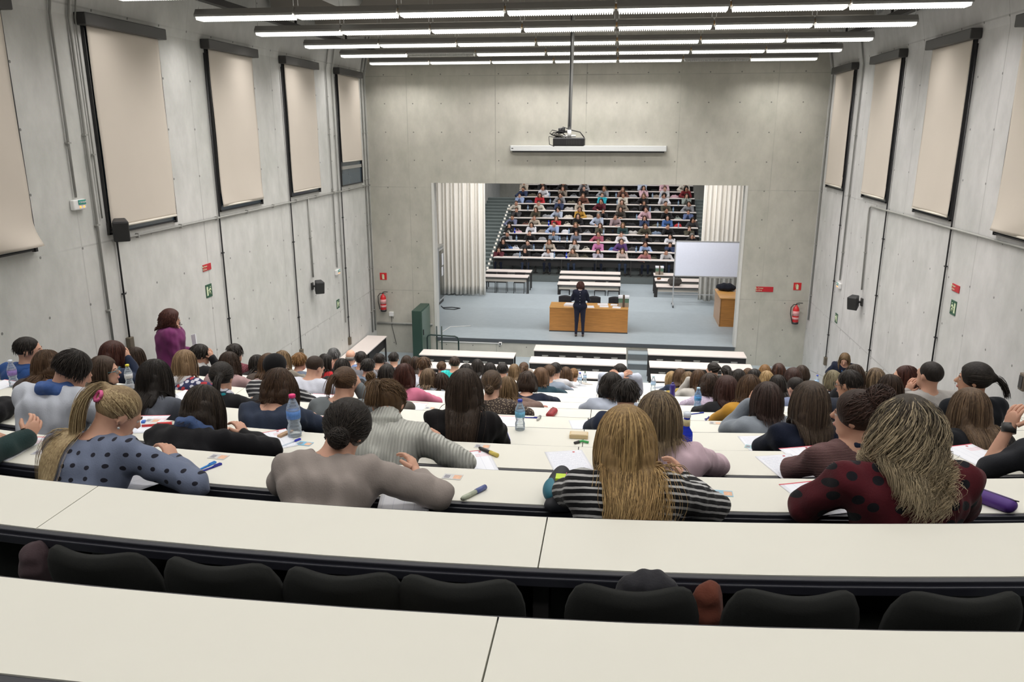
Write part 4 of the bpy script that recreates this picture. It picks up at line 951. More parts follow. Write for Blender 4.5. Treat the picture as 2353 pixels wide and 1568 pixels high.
    if legs and not standing:
        if 'legs' not in LEG:
            h0 = np.array([0, 0, .52]); ps = [C_(h0 + [-.08, 0, -.01], h0 + [.08, 0, -.01], .125, .125, .05)]; sh = []
            for sx in (-1, 1):
                kn = h0 + np.array([sx * .12, .38, .01]); an = kn + np.array([sx * .01, -.06, -.40]); ps += [C_(h0 + [sx * .09, .02, 0], kn, .085, .062, .04), C_(kn, an, .058, .040, .03)]; sh += [C_(an + [0, -.03, -.075], an + [0, .13, -.085], .036, .030, .02), C_(an + [0, 0, -.02], an + [0, .0, -.07], .036, .038, .02)]
            a_, b_ = blob(ps, None, .022); LEG['legs'] = mesh_np('trousers', a_, b_, M_BLACKP); a_, b_ = blob(sh, None, .014); LEG['shoes'] = mesh_np('shoes', a_, b_, M_DARK)
        for nm in ('legs', 'shoes'):
            lo_ = bpy.data.objects.new({'legs': 'trousers', 'shoes': 'shoes'}[nm], LEG[nm]); link(lo_, root); q = hip - O; lo_.location = (q[0], q[1], q[2] - .52); lo_.rotation_euler = (0, 0, rz)
            if nm == 'legs': lo_.material_slots[0].link = 'OBJECT'; lo_.material_slots[0].material = cloth('plain', TRC[len(bpy.data.objects) % 4])
    if extra: extra(root, O, C, H, neck, up, fw, r, wrists)
    return root
LEG = {}; TRC = [(.02, .025, .045), (.015, .015, .017), (.05, .07, .12), (.03, .028, .03)]

# ---------------------------------------------------------------- the people at the desk rows
DK = ((.012, .010, .009), (.045, .036, .030)); DB = ((.022, .014, .010), (.075, .045, .030)); BR = ((.05, .028, .016), (.15, .085, .045)); LB = ((.10, .062, .032), (.30, .20, .105))
BL = ((.20, .125, .055), (.52, .36, .17)); AU = ((.035, .012, .009), (.10, .035, .024)); HI = ((.045, .030, .022), (.42, .30, .18)); GR = ((.12, .11, .10), (.42, .40, .36)); GI = ((.12, .06, .022), (.34, .19, .075))
def desk_frame(k, X):
    a = arc_yaw(k, X); f = np.array([-sin(a), cos(a), 0]); r = np.array([cos(a), sin(a), 0]); return np.array([X, arc(k, X, DESK_W), row_ZY(k)[0]]), r, f, a
def sit(u, v, k, dy, hs, hc, top, label, pose='w', yaw=0, pitch=20, roll=0, lx=0.0, chair_=True, **kw):
    X = atY(u, v, row_ZY(k)[1])[0]; d = ray(u, v)
    for _ in range(4):
        Dp, Dr, Df, a = desk_frame(k, X); C = d * (((Dp + Df * dy) @ Df) / (d @ Df)); X = C[0]
    Dp, Dr, Df, a = desk_frame(k, X); Dp = Dp + Dr * ((C - Dp) @ Dr)
    H = rotm(radians(yaw), radians(pitch), radians(roll), a); zf = Dp[2] - .74; hz = zf + .52
    nk = C - np.array([0, 0, .155]) - Df * (.03 + .10 * min(1, max(0, pitch / 35))); dz = nk[2] - hz; hd = sqrt(max(.45 ** 2 - dz * dz, .0009)); back = min(max(hd - ((nk - Dp) @ Df), .17), .60)
    hip = Dp - Df * back - Dr * lx; hip[2] = hz; loc = hip.copy(); loc[2] = zf
    far = k >= 7; mid = 4 <= k < 7
    kw.setdefault('res', .017 if far else (.013 if mid else .0095)); kw.setdefault('nl', 26 if k > 9 else 45 if far else (80 if mid else 190)); kw.setdefault('hands', k < 8)
    hk = dict(kw.pop('hair_kw', {})); hk['nl'] = int(hk.get('nl', kw['nl']) * (1.8 if far else 3.2 if mid else 5.5)); hk['lr'] = hk.get('lr', .013 if far else .010 if mid else .0070) * (.65 if far else .42 if mid else .30); kw['hair_kw'] = hk
    if not isinstance(pose, str):
        pp = []
        for a_ in pose:
            if a_[0] == 'x': pp.append(('p', atZ(a_[1][0], a_[1][1], Dp[2] + a_[1][2]), atZ(a_[2][0], a_[2][1], Dp[2] + a_[2][2])))
            elif a_[0] == 'y': e = atZ(a_[1][0], a_[1][1], Dp[2] + a_[1][2]); pp.append(('p', e, atY(a_[2][0], a_[2][1], e[1] + a_[2][2])))
            else: pp.append(a_)
        pose = pp
    o = person('x', loc, C, H, a, hip, (Dp, Dr, Df), pose, hs, hc[0], top, label=label, group='people writing in the hall', hair2=hc[1], **kw)
    if chair_ and k < 5: chair(hip[0] - Df[0] * .0, hip[1] - .10, zf, a, ' '.join(('black chair beneath the ' + label).replace(',', '').split()[:15]), 'chairs under seated people')
    return o
def P(c, kind='plain', c2=(.02, .02, .03), s=1.0): return cloth(kind, c, c2, s)
BLK = (.014, .014, .016); NVY = (.02, .028, .055); WHT = (.62, .63, .70); GRY = (.27, .29, .32); LGR = (.42, .42, .42)
def band(c): 
    def f(root, O, C, H, neck, up, fw, r, wr):
        MB().tube([C + H @ np.array([.022 * cos(a), -.118, .03 + .022 * sin(a)]) - O for a in np.linspace(0, 6.3, 9)], .008, 6).build('hair_tie', plain('tie %s' % (c,), c, .6), root)
    return f
def earring(root, O, C, H, neck, up, fw, r, wr): ball(C + H @ np.array([.082, -.005, -.048]) - O, np.array([.006] * 3), np.eye(3), 5).build('earring', M_ALU, root)
def polka_x(root, O, C, H, neck, up, fw, r, wr): band((.7, .12, .3))(root, O, C, H, neck, up, fw, r, wr); earring(root, O, C, H, neck, up, fw, r, wr)
def watch(col, side=1):
    def f(root, O, C, H, neck, up, fw, r, wr):
        w = wr[side] - O; MB().tube([w + np.array([-.004, -.012, -.02]), w + np.array([.004, .012, .02])], .034, 14).build('wrist_watch', plain('watch', col, .4), root)
        
    return f
def cap_text(root, O, C, H, neck, up, fw, r, wr):
    MB().tube([C + H @ np.array([x, -.112 + abs(x) * .35, .055 - x * .1]) - O for x in (-.04, -.02, 0, .02, .04)], .006, 6).build('stitched_lettering', M_STEEL, root)
# nearest writers
sit(272, 948, 1, .02, 'pony', ((.13, .075, .035), (.60, .47, .27)), P((.155, .185, .27), 'dots'), 'person in a blue grey polka dot sweater with a long blonde ponytail, bowed to write', (('e', (-.30, .02, .05), (-.02, .16, .04)), ('x', (448, 1112, .045), (388, 1052, .05))),
    yaw=-32, pitch=38, roll=6, face=True, extra=polka_x, hair_kw=dict(Ln=.62, tie=(-.045, -.095, .065), nl=300, tone=(.1, 1.0)), bulk=.96, shw=.165, lx=.02, sleeve=.97, neckcut=.075)
sit(795, 990, 1, .03, 'lowbun', DK, P((.31, .27, .25)), 'person in a taupe blouse with untidy black hair pinned low, bowed to write', (('e', (-.28, -.02, .05), (-.02, .15, .04)), ('x', (1008, 1140, .05), (958, 1092, .05))),
    yaw=-10, pitch=48, roll=8, hair_kw=dict(Ln=.10, nl=230, tie=(.035, -.10, -.075), vol=.018, wave=.007), neckcut=.07, bulk=1.0, sleeve=.8)
sit(1437, 1010, 1, -.16, 'long', ((.14, .085, .038), (.66, .45, .21)), P(BLK, 'stripe', (.5, .5, .5), 1.0), 'person in a black and white striped top with very long golden blonde hair', (('e', (-.22, .02, .05), (-.02, .15, .04)), ('x', (1640, 1168, .05), (1572, 1108, .06))),
    yaw=4, pitch=22, hair_kw=dict(Ln=.52, nl=420, vol=.016, wave=.012, tone=(.05, 1.1), lr=.0065), extra=watch((.03, .03, .03)))
sit(2083, 985, 1, -.14, 'long', ((.05, .040, .030), (.66, .54, .36)), P((.085, .012, .018), 'bigdots', (.012, .012, .016)), 'person in a burgundy blouse with dark spots and wavy highlighted blonde hair', (('e', (-.31, -.04, .05), (-.10, .14, .04)), ('e', (.31, -.04, .05), (.10, .12, .045))), yaw=-3, pitch=14, hair_kw=dict(Ln=.21, nl=480, vol=.014, wave=.036, tone=(-.3, .9), ends=.6, lr=.0065), bulk=1.14, shw=.20, lx=.0)
sit(-95, 905, 1, .0, 'bob', DB, P((.022, .045, .045)), 'person in a dark green sleeve writing at the left picture edge', (('e', (-.30, .0, .05), (-.10, .14, .04)), ('x', (-30, 1045, .05), (52, 1010, .05))), pitch=30)
# fourth row from the camera
sit(468, 938, 2, .0, 'long', ((.018, .014, .012), (.085, .062, .045)), P((.008, .008, .010)), 'person in a black cardigan with dark shoulder length hair and a blue scarf', (('e', (-.21, .0, .05), (-.04, .14, .04)), ('x', (622, 1032, .05), (560, 1000, .05))), yaw=-4, pitch=36, hair_kw=dict(Ln=.16, nl=260, vol=.010), collar=('scarf', P((.06, .10, .22))), bulk=1.1, shw=.185)
sit(893, 930, 2, .05, 'pony', ((.05, .028, .014), (.20, .12, .06)), P((.53, .54, .50), 'rib', s=1.0), 'person in a pale grey ribbed roll neck sweater with brown hair tied back', (('e', (-.27, .0, .05), (-.02, .15, .04)), ('x', (1065, 1062, .055), (1010, 1020, .05))), yaw=6, pitch=52, roll=-5, hair_kw=dict(Ln=.16, nl=260, vol=.014, tie=(-.05, -.10, .06), wave=.01), collar=('turtle', P((.53, .54, .50), 'rib')), bulk=1.12, shw=.185)
sit(1512, 958, 2, -.12, 'bob', ((.05, .036, .026), (.34, .25, .15)), P((.56, .42, .48)), 'person in a pale pink sweater with a chin length bob of brown and blonde streaks', 'l', yaw=12, pitch=18, hair_kw=dict(Ln=.15, nl=280, vol=.014, tone=(.0, 1.0)))
sit(1968, 955, 2, -.20, 'bun', ((.022, .014, .011), (.085, .045, .035)), P((.19, .105, .105), 'hrib', s=.5), 'person in a mauve sweater looking left, dark curly hair gathered high, face in profile', 'n', yaw=48, pitch=4, roll=-4, face=True, hair_kw=dict(Ln=.17, nl=300, vol=.014, tie=(.02, -.10, .085), wave=.012, lr=.009), neckcut=.085, collar=('shirt', P(NVY)), sk=0, extra=earring)
sit(2440, 945, 2, -.05, 'short', DK, P((.028, .030, .036)), 'person in a charcoal shirt at the right edge raising a hand with black watch', (('y', (2268, 1075, .05), (2318, 985, .03)), ('e', (.3, 0, .05), (.1, .14, .04))), pitch=10, extra=watch((.01, .01, .012), 0), sleeve=.35, seg_hand=.75)
sit(168, 852, 2, .02, 'short', DK, P((.50, .53, .60)), 'person in a pale grey sweatshirt with a blue scarf and black tousled short hair', 'w', yaw=-30, pitch=36, roll=8, hair_kw=dict(nl=220, vol=.004, lr=.008), collar=('scarf', P((.055, .11, .30))), shw=.20, bulk=1.18, lx=.10)
# fifth row
sit(1068, 895, 3, -.14, 'long', ((.026, .018, .013), (.085, .058, .042)), P((.012, .011, .012)), 'person in a black top with very long straight dark brown hair, picture centre', 'n', pitch=16, hair_kw=dict(Ln=.50, nl=330, vol=.014))
sit(642, 893, 3, -.02, 'bob', ((.03, .018, .012), (.11, .062, .036)), P((.028, .038, .065)), 'person in a navy short sleeved shirt with wavy brown bob behind pink capped bottle', 'w', yaw=6, pitch=38, hair_kw=dict(Ln=.15, nl=260, vol=.016, wave=.010), sleeve=.3, neckcut=.09)
sit(358, 868, 3, -.10, 'long', DK, P((.10, .11, .135)), 'person in a slate grey hooded jacket with long straight black hair', 'w', yaw=-4, pitch=22, hair_kw=dict(Ln=.32, nl=240, vol=.008), collar=('hood', P((.10, .11, .135))))
sit(112, 842, 3, .0, 'long', BR, P((.05, .04, .04)), 'person with long brown hair falling forward, mostly hidden behind the pale sweatshirt', 'w', yaw=25, pitch=34, roll=-10, hair_kw=dict(Ln=.34, nl=200))
sit(1860, 925, 3, -.14, 'long', ((.035, .025, .020), (.16, .115, .080)), P((.010, .014, .030)), 'person in a black navy top with glossy brown shoulder length hair and one blonde strand', 'n', pitch=10, hair_kw=dict(Ln=.20, nl=300, vol=.016))
sit(2226, 940, 3, -.12, 'long', ((.065, .042, .028), (.30, .20, .12)), P((.012, .013, .016)), 'person with long straight light brown hair at the right, in front of the ponytail', 'w', pitch=16, hair_kw=dict(Ln=.36, nl=300, vol=.014))
# sixth row
sit(510, 868, 4, -.08, 'pony', DK, P((.012, .012, .014)), 'person in a black jacket with a black ponytail and a turquoise scarf', 'w', yaw=10, pitch=20, hair_kw=dict(Ln=.26, tie=(.03, -.11, .0), vol=.010), collar=('scarf', P((.03, .05, .07), 'floral', (.03, .30, .36))))
sit(241, 852, 4, -.12, 'bob', ((.04, .026, .018), (.12, .08, .055)), P((.25, .26, .275)), 'person in a grey top with a brown bob and turquoise glasses, turned right in profile', 'n', yaw=-62, pitch=2, face=True, hair_kw=dict(Ln=.10, nl=140, vol=.010), glasses=plain('turquoise frame', (.04, .22, .27), .3))
sit(66, 805, 4, -.10, 'short', DK, P((.025, .07, .22)), 'person in a royal blue hooded sweatshirt with short black hair at the far left', 'n', yaw=-48, pitch=6, face=True, collar=('hood', P((.025, .07, .22))), shw=.20, bulk=1.1)
sit(1762, 918, 4, -.12, 'bob', ((.028, .018, .015), (.075, .045, .038)), P((.24, .27, .31)), 'person in a blue grey sweater with a dark brown bob, left hand on the neck', 'l', pitch=10, hair_kw=dict(Ln=.15, nl=170, vol=.014))
sit(2238, 872, 4, -.10, 'pony', DK, P((.012, .014, .018)), 'person in black with a black ponytail in a yellow tie against the right wall', 'n', yaw=52, pitch=4, face=True, sk=1, extra=band((.75, .85, .05)), hair_kw=dict(Ln=.10, vol=.012, tie=(.0, -.125, .02)))
sit(793, 880, 4, -.04, 'pony', BR, P((.16, .18, .19)), 'person in a grey top with a full brown ponytail, right hand held at the face', 'r', yaw=-10, pitch=22, neckcut=.09, hair_kw=dict(Ln=.17, tie=(-.02, -.12, .03), vol=.008))
sit(1438, 912, 4, -.08, 'short', DK, P(NVY), 'person with dark cropped hair in navy behind the golden blonde hair', 'w', pitch=26, hair_kw=dict(vol=.012))
sit(860, 900, 5, -.04, 'bun', ((.06, .034, .016), (.24, .14, .065)), P((.10, .09, .08)), 'person with tousled brown hair in a high top knot behind the ribbed sweater', 'w', yaw=0, pitch=20, hair_kw=dict(Ln=.10, tie=(-.02, -.06, .125), wave=.008))
# seventh row
sit(2136, 862, 5, -.10, 'fade', DK, P((.36, .345, .33)), 'person in a pale grey sweater with a black faded haircut, hands clasped before the face', (('h', (-.24, .10, .12), None), ('h', (-.02, .12, .12), None)) if 0 else 'c', yaw=18, pitch=-4, face=False, shw=.19, bulk=1.05, hands=True)
sit(1950, 882, 5, -.06, 'short', DK, P((.03, .035, .05)), 'person with short black hair and dark glasses, looking left near the right aisle', 'w', yaw=40, pitch=14, face=True, glasses=M_BLACKP, sk=1, collar=('hood', P((.40, .42, .46))), shw=.19)
sit(1722, 893, 5, -.06, 'long', BR, P((.48, .25, .035)), 'person in a mustard yellow sweater with long dark brown hair', 'w', pitch=20, hair_kw=dict(Ln=.26))
sit(262, 815, 5, -.02, 'bob', AU, P(NVY), 'person with auburn brown hair leaning the head on one hand, back left', 'r', yaw=-20, pitch=16, hair_kw=dict(Ln=.12, vol=.02))
sit(427, 834, 5, -.06, 'bob', ((.16, .10, .055), (.40, .27, .15)), P((.04, .045, .11), 'floral', (.45, .05, .06)), 'person with a straight blonde bob, white hood and a flowered blue jacket', 'w', pitch=12, hair_kw=dict(Ln=.14, vol=.008), collar=('hood', P((.6, .6, .62))))
sit(634, 845, 5, -.04, 'cap', ((.010, .010, .011), None), P((.03, .03, .035), 'stripe', (.45, .45, .45), 1.6), 'person in a black cap, glasses and a striped top', 'w', yaw=-28, pitch=14, hair_kw=dict(nl=0, vol=.012), glasses=M_BLACKP, face=True, extra=cap_text)
sit(1130, 884, 5, -.08, 'lowbun', ((.04, .026, .018), (.16, .10, .055)), P((.06, .045, .038), 'speckle', (.30, .24, .17)), 'person in a brown speckled blouse with hair knotted low and light brown ends', 'w', pitch=24, hair_kw=dict(Ln=.09, vol=.006))
sit(2044, 893, 5, -.06, 'long', DB, P(NVY), 'person with dark hair in navy between the mauve sweater and the clasped hands', 'w', pitch=26)
# further rows
sit(313, 822, 6, -.06, 'long', DB, P(BLK), 'person with long dark brown hair beside the auburn head, back left', pitch=14)
sit(528, 834, 6, -.06, 'curly', DB, P((.36, .24, .24)), 'person in a dusty pink sweater with dark curls, left', pitch=20, hair_kw=dict(Ln=.24, wave=.015))
sit(724, 845, 6, -.05, 'fade', DB, P((.58, .60, .68)), 'person in a white T-shirt with short dark hair and bare neck', 'w', yaw=-22, pitch=26, shw=.21, bulk=1.12, neckcut=.07)
sit(930, 862, 6, -.06, 'bob', AU, P((.60, .18, .28)), 'person in a rose pink sweater with dark auburn hair half pinned up', pitch=16, hair_kw=dict(Ln=.13), neckcut=.085)
sit(1165, 893, 6, -.06, 'long', LB, P((.18, .12, .10)), 'person with long straight light brown hair behind the speckled blouse', pitch=16, hair_kw=dict(Ln=.30))
sit(1405, 888, 6, -.04, 'curly', DK, P((.42, .46, .55)), 'person with a round mass of dark curls and pale sleeves in the centre', pitch=20, hair_kw=dict(Ln=.10, vol=.02, wave=.012))
sit(1669, 895, 6, -.08, 'long', ((.035, .016, .013), (.09, .042, .034)), P(BLK), 'person with wide long reddish brown hair over a black top', pitch=12, hair_kw=dict(Ln=.24, vol=.02))
sit(2010, 870, 7, -.08, 'long', HI, P((.05, .05, .06)), 'person with brown hair, blonde highlights and glasses pushed up, right', pitch=8)
sit(2078, 868, 6, -.08, 'bob', AU, P(BLK), 'person with auburn bob in left profile beside the clasped hands', 'n', yaw=70, pitch=4, face=True, hair_kw=dict(Ln=.07))
sit(618, 836, 7, -.06, 'long', BR, P((.08, .06, .05)), 'person with long wavy brown hair behind the black cap', pitch=12, hair_kw=dict(Ln=.30, vol=.008))
sit(462, 815, 7, -.04, 'short', DK, P(BLK), 'person with black hair, white scarf and hand at the chin, left', 'r', yaw=-35, pitch=8, collar=('scarf', P((.55, .55, .55))), hair_kw=dict(vol=.012))
sit(1212, 880, 7, -.06, 'bob', DB, P((.014, .018, .035)), 'person in a black navy sweater with a dark brown bob, bare nape', pitch=26, hair_kw=dict(Ln=.08, vol=.01), neckcut=.085)
sit(1630, 885, 7, -.04, 'curly', DB, P((.48, .40, .52), 'speckle', (.62, .56, .66)), 'person in a lilac flecked sweater with dark curly hair', pitch=22, hair_kw=dict(Ln=.12, vol=.012, wave=.01))
sit(1655, 886, 8, -.06, 'long', DK, P((.55, .10, .13)), 'person in a coral top with long black hair, just left of the reddish brown hair', pitch=14, hair_kw=dict(Ln=.26))
sit(1828, 893, 7, -.04, 'fade', DK, P((.16, .19, .29)), 'person in a slate blue shirt with cropped black hair, bowed, right of centre', yaw=20, pitch=34, shw=.2)
sit(1962, 862, 7, -.06, 'long', DB, P(BLK), 'person with long dark hair just in front of the standing badge wearer', pitch=8)
sit(541, 812, 8, -.04, 'short', DK, P((.16, .045, .06), 'speckle', (.3, .12, .14)), 'person in a burgundy flecked sweater with black hair, left', pitch=12, hair_kw=dict(vol=.012))
sit(592, 836, 8, -.02, 'long', DK, P((.03, .028, .03)), 'person with dark hair leaning low by the left aisle', yaw=20, pitch=26, roll=-16)
sit(650, 826, 8, -.04, 'bob', LB, P((.2, .18, .15)), 'person with a dark blonde bob partly behind the black cap', pitch=12)
sit(689, 832, 9, -.04, 'short', GI, P((.15, .18, .24)), 'person in a blue grey top with short ginger brown hair', pitch=10, hair_kw=dict(vol=.018))
sit(750, 833, 9, -.04, 'long', DK, P((.42, .02, .025)), 'person in a red top with black hair, turned right', yaw=-45, pitch=10, face=True)
sit(787, 845, 8, -.04, 'long', DK, P(BLK), 'person with straight black hair right of the red top', pitch=14)
sit(846, 845, 9, -.04, 'short', DK, P((.15, .19, .25)), 'person in a steel blue sweater with a white collar and thick black hair', pitch=14, collar=('shirt', P((.6, .62, .68))), shw=.2, hair_kw=dict(vol=.01))
sit(890, 860, 8, -.05, 'curly', DK, P(BLK), 'person with long black curls left of the rose pink sweater', pitch=12, hair_kw=dict(Ln=.24, wave=.012, vol=.012))
sit(985, 868, 8, -.05, 'long', ((.09, .058, .036), (.26, .18, .11)), P((.22, .24, .27)), 'person in a grey top with straight dark blonde hair, right of the rose pink sweater', pitch=12, hair_kw=dict(Ln=.26))
sit(1425, 858, 8, -.05, 'short', DK, P((.52, .56, .66)), 'person in a white shirt with both hands behind the head', 'b', pitch=10, hands=True, shw=.2)
sit(1912, 873, 8, -.05, 'bob', ((.12, .10, .06), (.34, .30, .19)), P((.02, .02, .03), 'stripe', (.4, .4, .42), 1.6), 'person with an ash blond bob and a dark striped top near the right aisle', yaw=14, pitch=10, hair_kw=dict(Ln=.09))
sit(1072, 856, 9, -.04, 'curly', DK, P((.2, .2, .22)), 'person with dark curls right of the plaid shirt', pitch=18, hair_kw=dict(Ln=.10))
sit(955, 836, 11, -.04, 'bob', DB, P((.35, .33, .3)), 'person with brown hair behind the rose pink sweater, right', pitch=12)
sit(974, 842, 9, -.04, 'short', BR, P((.58, .6, .68)), 'person in a white top with short brown hair', pitch=16, hair_kw=dict(vol=.012))
sit(1014, 878, 8, -.04, 'bob', DB, P((.1, .1, .11)), 'person with a small dark bob right of the dark blonde hair', pitch=16)
sit(1243, 866, 9, -.05, 'bob', ((.09, .05, .028), (.24, .14, .08)), P((.02, .05, .07)), 'person in a dark teal sweater with a light brown bob', pitch=12, hair_kw=dict(Ln=.13, vol=.008))
sit(1580, 873, 10, -.04, 'long', LB, P((.30, .22, .05)), 'person with long honey blonde hair in the right centre', yaw=25, pitch=14)
sit(1604, 870, 9, -.04, 'long', BR, P((.42, .40, .37)), 'person in an oatmeal sweater with brown hair, hand at the cheek', 'l', yaw=20, pitch=12)
sit(1787, 884, 8, -.04, 'long', DK, P(BLK), 'person with black hair below the reddish head, right of centre', pitch=14)
sit(1822, 868, 9, -.04, 'bob', ((.03, .015, .012), (.085, .045, .035)), P((.07, .03, .04)), 'person with a round brown head of hair left of the bare wall', pitch=12, hair_kw=dict(vol=.016))
R9 = [(768, 818, 10, 'short', ((.03, .03, .03), (.25, .25, .25)), (.1, .1, .1), 'spiky dark grey hair at the left wall'), (830, 826, 10, 'short', DK, (.2, .2, .22), 'black hair beside the bald head'), (1126, 853, 10, 'long', DK, BLK, 'black hair left of the spotted white top'), (1155, 852, 11, 'short', DK, (.5, .49, .46), 'short black hair and a pale spotted top'),
      (1262, 858, 10, 'short', BR, (.22, .26, .32), 'short brown hair and a grey blue sweater'), (1697, 868, 10, 'bob', DK, (.12, .1, .09), 'dark hair under the right exam tables, left one'), (1733, 866, 11, 'long', DK, BLK, 'black straight hair right of centre'), (1761, 872, 10, 'bob', BL, (.3, .25, .2), 'bright blonde bob'),
      (806, 820, 11, 'bald', GR, (.16, .23, .42), 'balding head and a blue shirt'), (872, 830, 11, 'short', DK, (.14, .12, .12), 'black hair and one raised hand'), (1277, 851, 11, 'short', DK, (.5, .5, .52), 'black hair and a striped grey shirt'), (1562, 865, 11, 'long', BR, NVY, 'brown hair and a navy top beside the aisle'),
      (1842, 858, 11, 'bob', DB, (.24, .26, .29), 'dark hair and a grey cardigan by the right wall'), (905, 826, 12, 'short', DK, (.1, .1, .11), 'black hair close to the front wall'), (1045, 836, 12, 'short', DB, (.02, .35, .33), 'dark hair and a turquoise plaid shirt'), (1097, 842, 12, 'long', DK, (.3, .3, .32), 'long black hair and a patterned top'),
      (1182, 853, 12, 'long', LB, (.3, .28, .25), 'straight dark blonde hair'), (1300, 860, 12, 'long', BR, (.5, .52, .56), 'brown hair bowed left'), (1543, 870, 12, 'bob', BL, (.3, .33, .38), 'short blonde hair, writing beside the aisle'), (1638, 850, 12, 'pony', DK, (.02, .02, .02), 'dark ponytail in left profile'),
      (1757, 855, 12, 'bob', GI, (.1, .08, .07), 'coppery hair'), (1788, 853, 11, 'long', ((.03, .018, .014), (.12, .05, .03)), (.1, .05, .04), 'dark reddish hair behind the blonde bob'), (1204, 848, 13, 'pony', BR, (.4, .35, .3), 'brown ponytail and raised hand'), (1318, 862, 13, 'pony', ((.12, .06, .025), (.3, .17, .07)), (.4, .38, .35), 'tawny hair tied back at the aisle'),
      (1668, 856, 13, 'pony', DK, (.35, .35, .3), 'dark tied hair against the rose table'), (935, 832, 13, 'bob', DB, (.2, .18, .18), 'brown hair below the left exam table'), (1718, 862, 13, 'bob', BR, (.3, .25, .2), 'brown hair low behind the right tables'), (1015, 845, 14, 'short', BR, (.3, .2, .35), 'short brown hair and a purple top')]
for i, (u, v, k, hs, hc, c, la) in enumerate(R9):
    sit(u, v, k, -.04, hs, hc, P(c, 'plaid' if 'plaid' in la else 'plain', (.05, .6, .55)), 'distant person with ' + la, 'r' if 'hand' in la else 'w', yaw=(50 if 'profile' in la else RNG.uniform(-12, 12)), pitch=RNG.uniform(6, 22), hair_kw=dict(Ln=.10 if hs in ('bob', 'pony') else .24, vol=.006), legs=False)

# ---------------------------------------------------------------- standing people
def stand(u, v, ref, zf, yaw_b, hs, hc, top, label, pose, pitch=5, yaw=0, trousers=(.02, .022, .04), shoes=(.06, .04, .03), **kw):
    C = atX(u, v, ref[1]) if ref[0] == 'X' else atY(u, v, ref[1]); a = radians(yaw_b); R = np.array(Matrix.Rotation(a, 3, 'Z'))
    H = rotm(radians(yaw), radians(pitch), 0, a); hgt = C[2] - zf; s = hgt / 1.53; loc = np.array([C[0], C[1], zf]); loc[:2] -= (R @ np.array([0, .04, 0]))[:2]
    hip = loc + np.array([0, 0, .93 * s]); U = np.array([0, 0, 1.])
    Df = R @ np.array([0, 1., 0]); Dr = R @ np.array([1., 0, 0])
    root = person('x', loc, C, H, a, hip, (loc + U * .9, Dr, Df), pose, hs, hc[0], top, label=label, hair2=hc[1], standing=True, res=.013, **kw)
    ps = [C_(hip - Dr * .07, hip + Dr * .07, .115 * kw.get('bulk', 1), .115 * kw.get('bulk', 1), .05)]; sh = []
    for sx in (-1, 1):
        an = loc + Dr * sx * .10 + U * .08; kn = loc + Dr * sx * .09 + U * .48 * s + Df * .01
        ps += [C_(hip + Dr * sx * .085 - U * .04, kn, .088, .058, .04), C_(kn, an, .056, .038, .02)]; sh += [C_(an - U * .035 - Df * .03, an - U * .045 + Df * .13, .036, .03, .02)]
    V, Q = blob(ps, None, .014); link(bpy.data.objects.new('trousers', mesh_np('t', V - loc, Q, cloth('plain', trousers))), root)
    V, Q = blob(sh, None, .012); link(bpy.data.objects.new('shoes', mesh_np('s', V - loc, Q, plain('shoe %s' % label[:6], shoes, .5))), root)
    return root
def buttons(root, O, C, H, neck, up, fw, r, wr):
    mb = MB()
    for i in range(6): c = neck - O - fw * (.105 + .012 * (i > 0)) - up * (.03 + .085 * i); b = ball(c, np.array([.009, .005, .009]), np.eye(3), 4); mb.add(b.v, b.f, True)
    mb.build('button', M_WHITEP, root)
stand(1334, 657, ('Y', 22.15), ZS, 0, 'curly', ((.03, .012, .010), (.11, .045, .035)), P((.012, .014, .028)), 'person in dark navy with curly auburn hair standing at the orange desk', (('q', (-.23, .0, 1.10), (-.10, .2, 1.08)), ('q', (.23, .0, 1.10), (.10, .2, 1.08))), pitch=28, hair_kw=dict(Ln=.07, vol=.012, wave=.012, nl=90), extra=buttons, collar=('shirt', P((.6, .5, .5))), shw=.145)
def scarf_paper(root, O, C, H, neck, up, fw, r, wr):
    w = wr[1] - O; MB().add([tuple(w + p) for p in (np.array([.0, -.02, .0]), np.array([.06, -.03, .02]), np.array([.05, -.02, .30]), np.array([-.02, -.01, .28]), np.array([.0, .0, .0]), np.array([.06, -.01, .02]), np.array([.05, .0, .30]), np.array([-.02, .01, .28]))], [(0, 1, 2, 3), (7, 6, 5, 4), (0, 4, 5, 1), (2, 6, 7, 3), (1, 5, 6, 2), (0, 3, 7, 4)]).build('paper_sheet', M_PAPER, root)
stand(393, 733, ('X', -6.15), -4.28 + .08, -62, 'curly', ((.035, .012, .010), (.13, .05, .035)), P((.15, .03, .11)), 'person in a plum cardigan with curly dark red hair standing by the left wall', (('q', (-.27, .08, 1.08), (-.05, .30, 1.12)), ('q', (.27, .08, 1.08), (.10, .33, 1.12))), pitch=6, face=True, bulk=1.75, shw=.19, hair_kw=dict(Ln=.12, vol=.035, wave=.02, nl=420, lr=.007), collar=('scarf', P((.30, .36, .48), 'floral', (.05, .07, .16))), glasses=M_BLACKP, extra=scarf_paper)
def badge(root, O, C, H, neck, up, fw, r, wr):
    b = neck - O; MB().tube([b - r * .06 + fw * .05, b + fw * .125 - up * .12 - r * .02, b + fw * .13 - up * .22], .006, 5).tube([b + r * .06 + fw * .05, b + fw * .125 - up * .12 + r * .02, b + fw * .13 - up * .22], .006, 5).build('lanyard', plain('blue lanyard', (.05, .16, .4), .6), root)
    c = b + fw * .14 - up * .26; MB().add([tuple(c + r * x + up * y + fw * z) for z in (0, .006) for x, y in ((-.05, -.035), (.05, -.035), (.05, .035), (-.05, .035))], [(0, 3, 2, 1), (4, 5, 6, 7), (0, 1, 5, 4), (1, 2, 6, 5), (2, 3, 7, 6), (3, 0, 4, 7)]).build('name_badge', M_WHITEP, root)
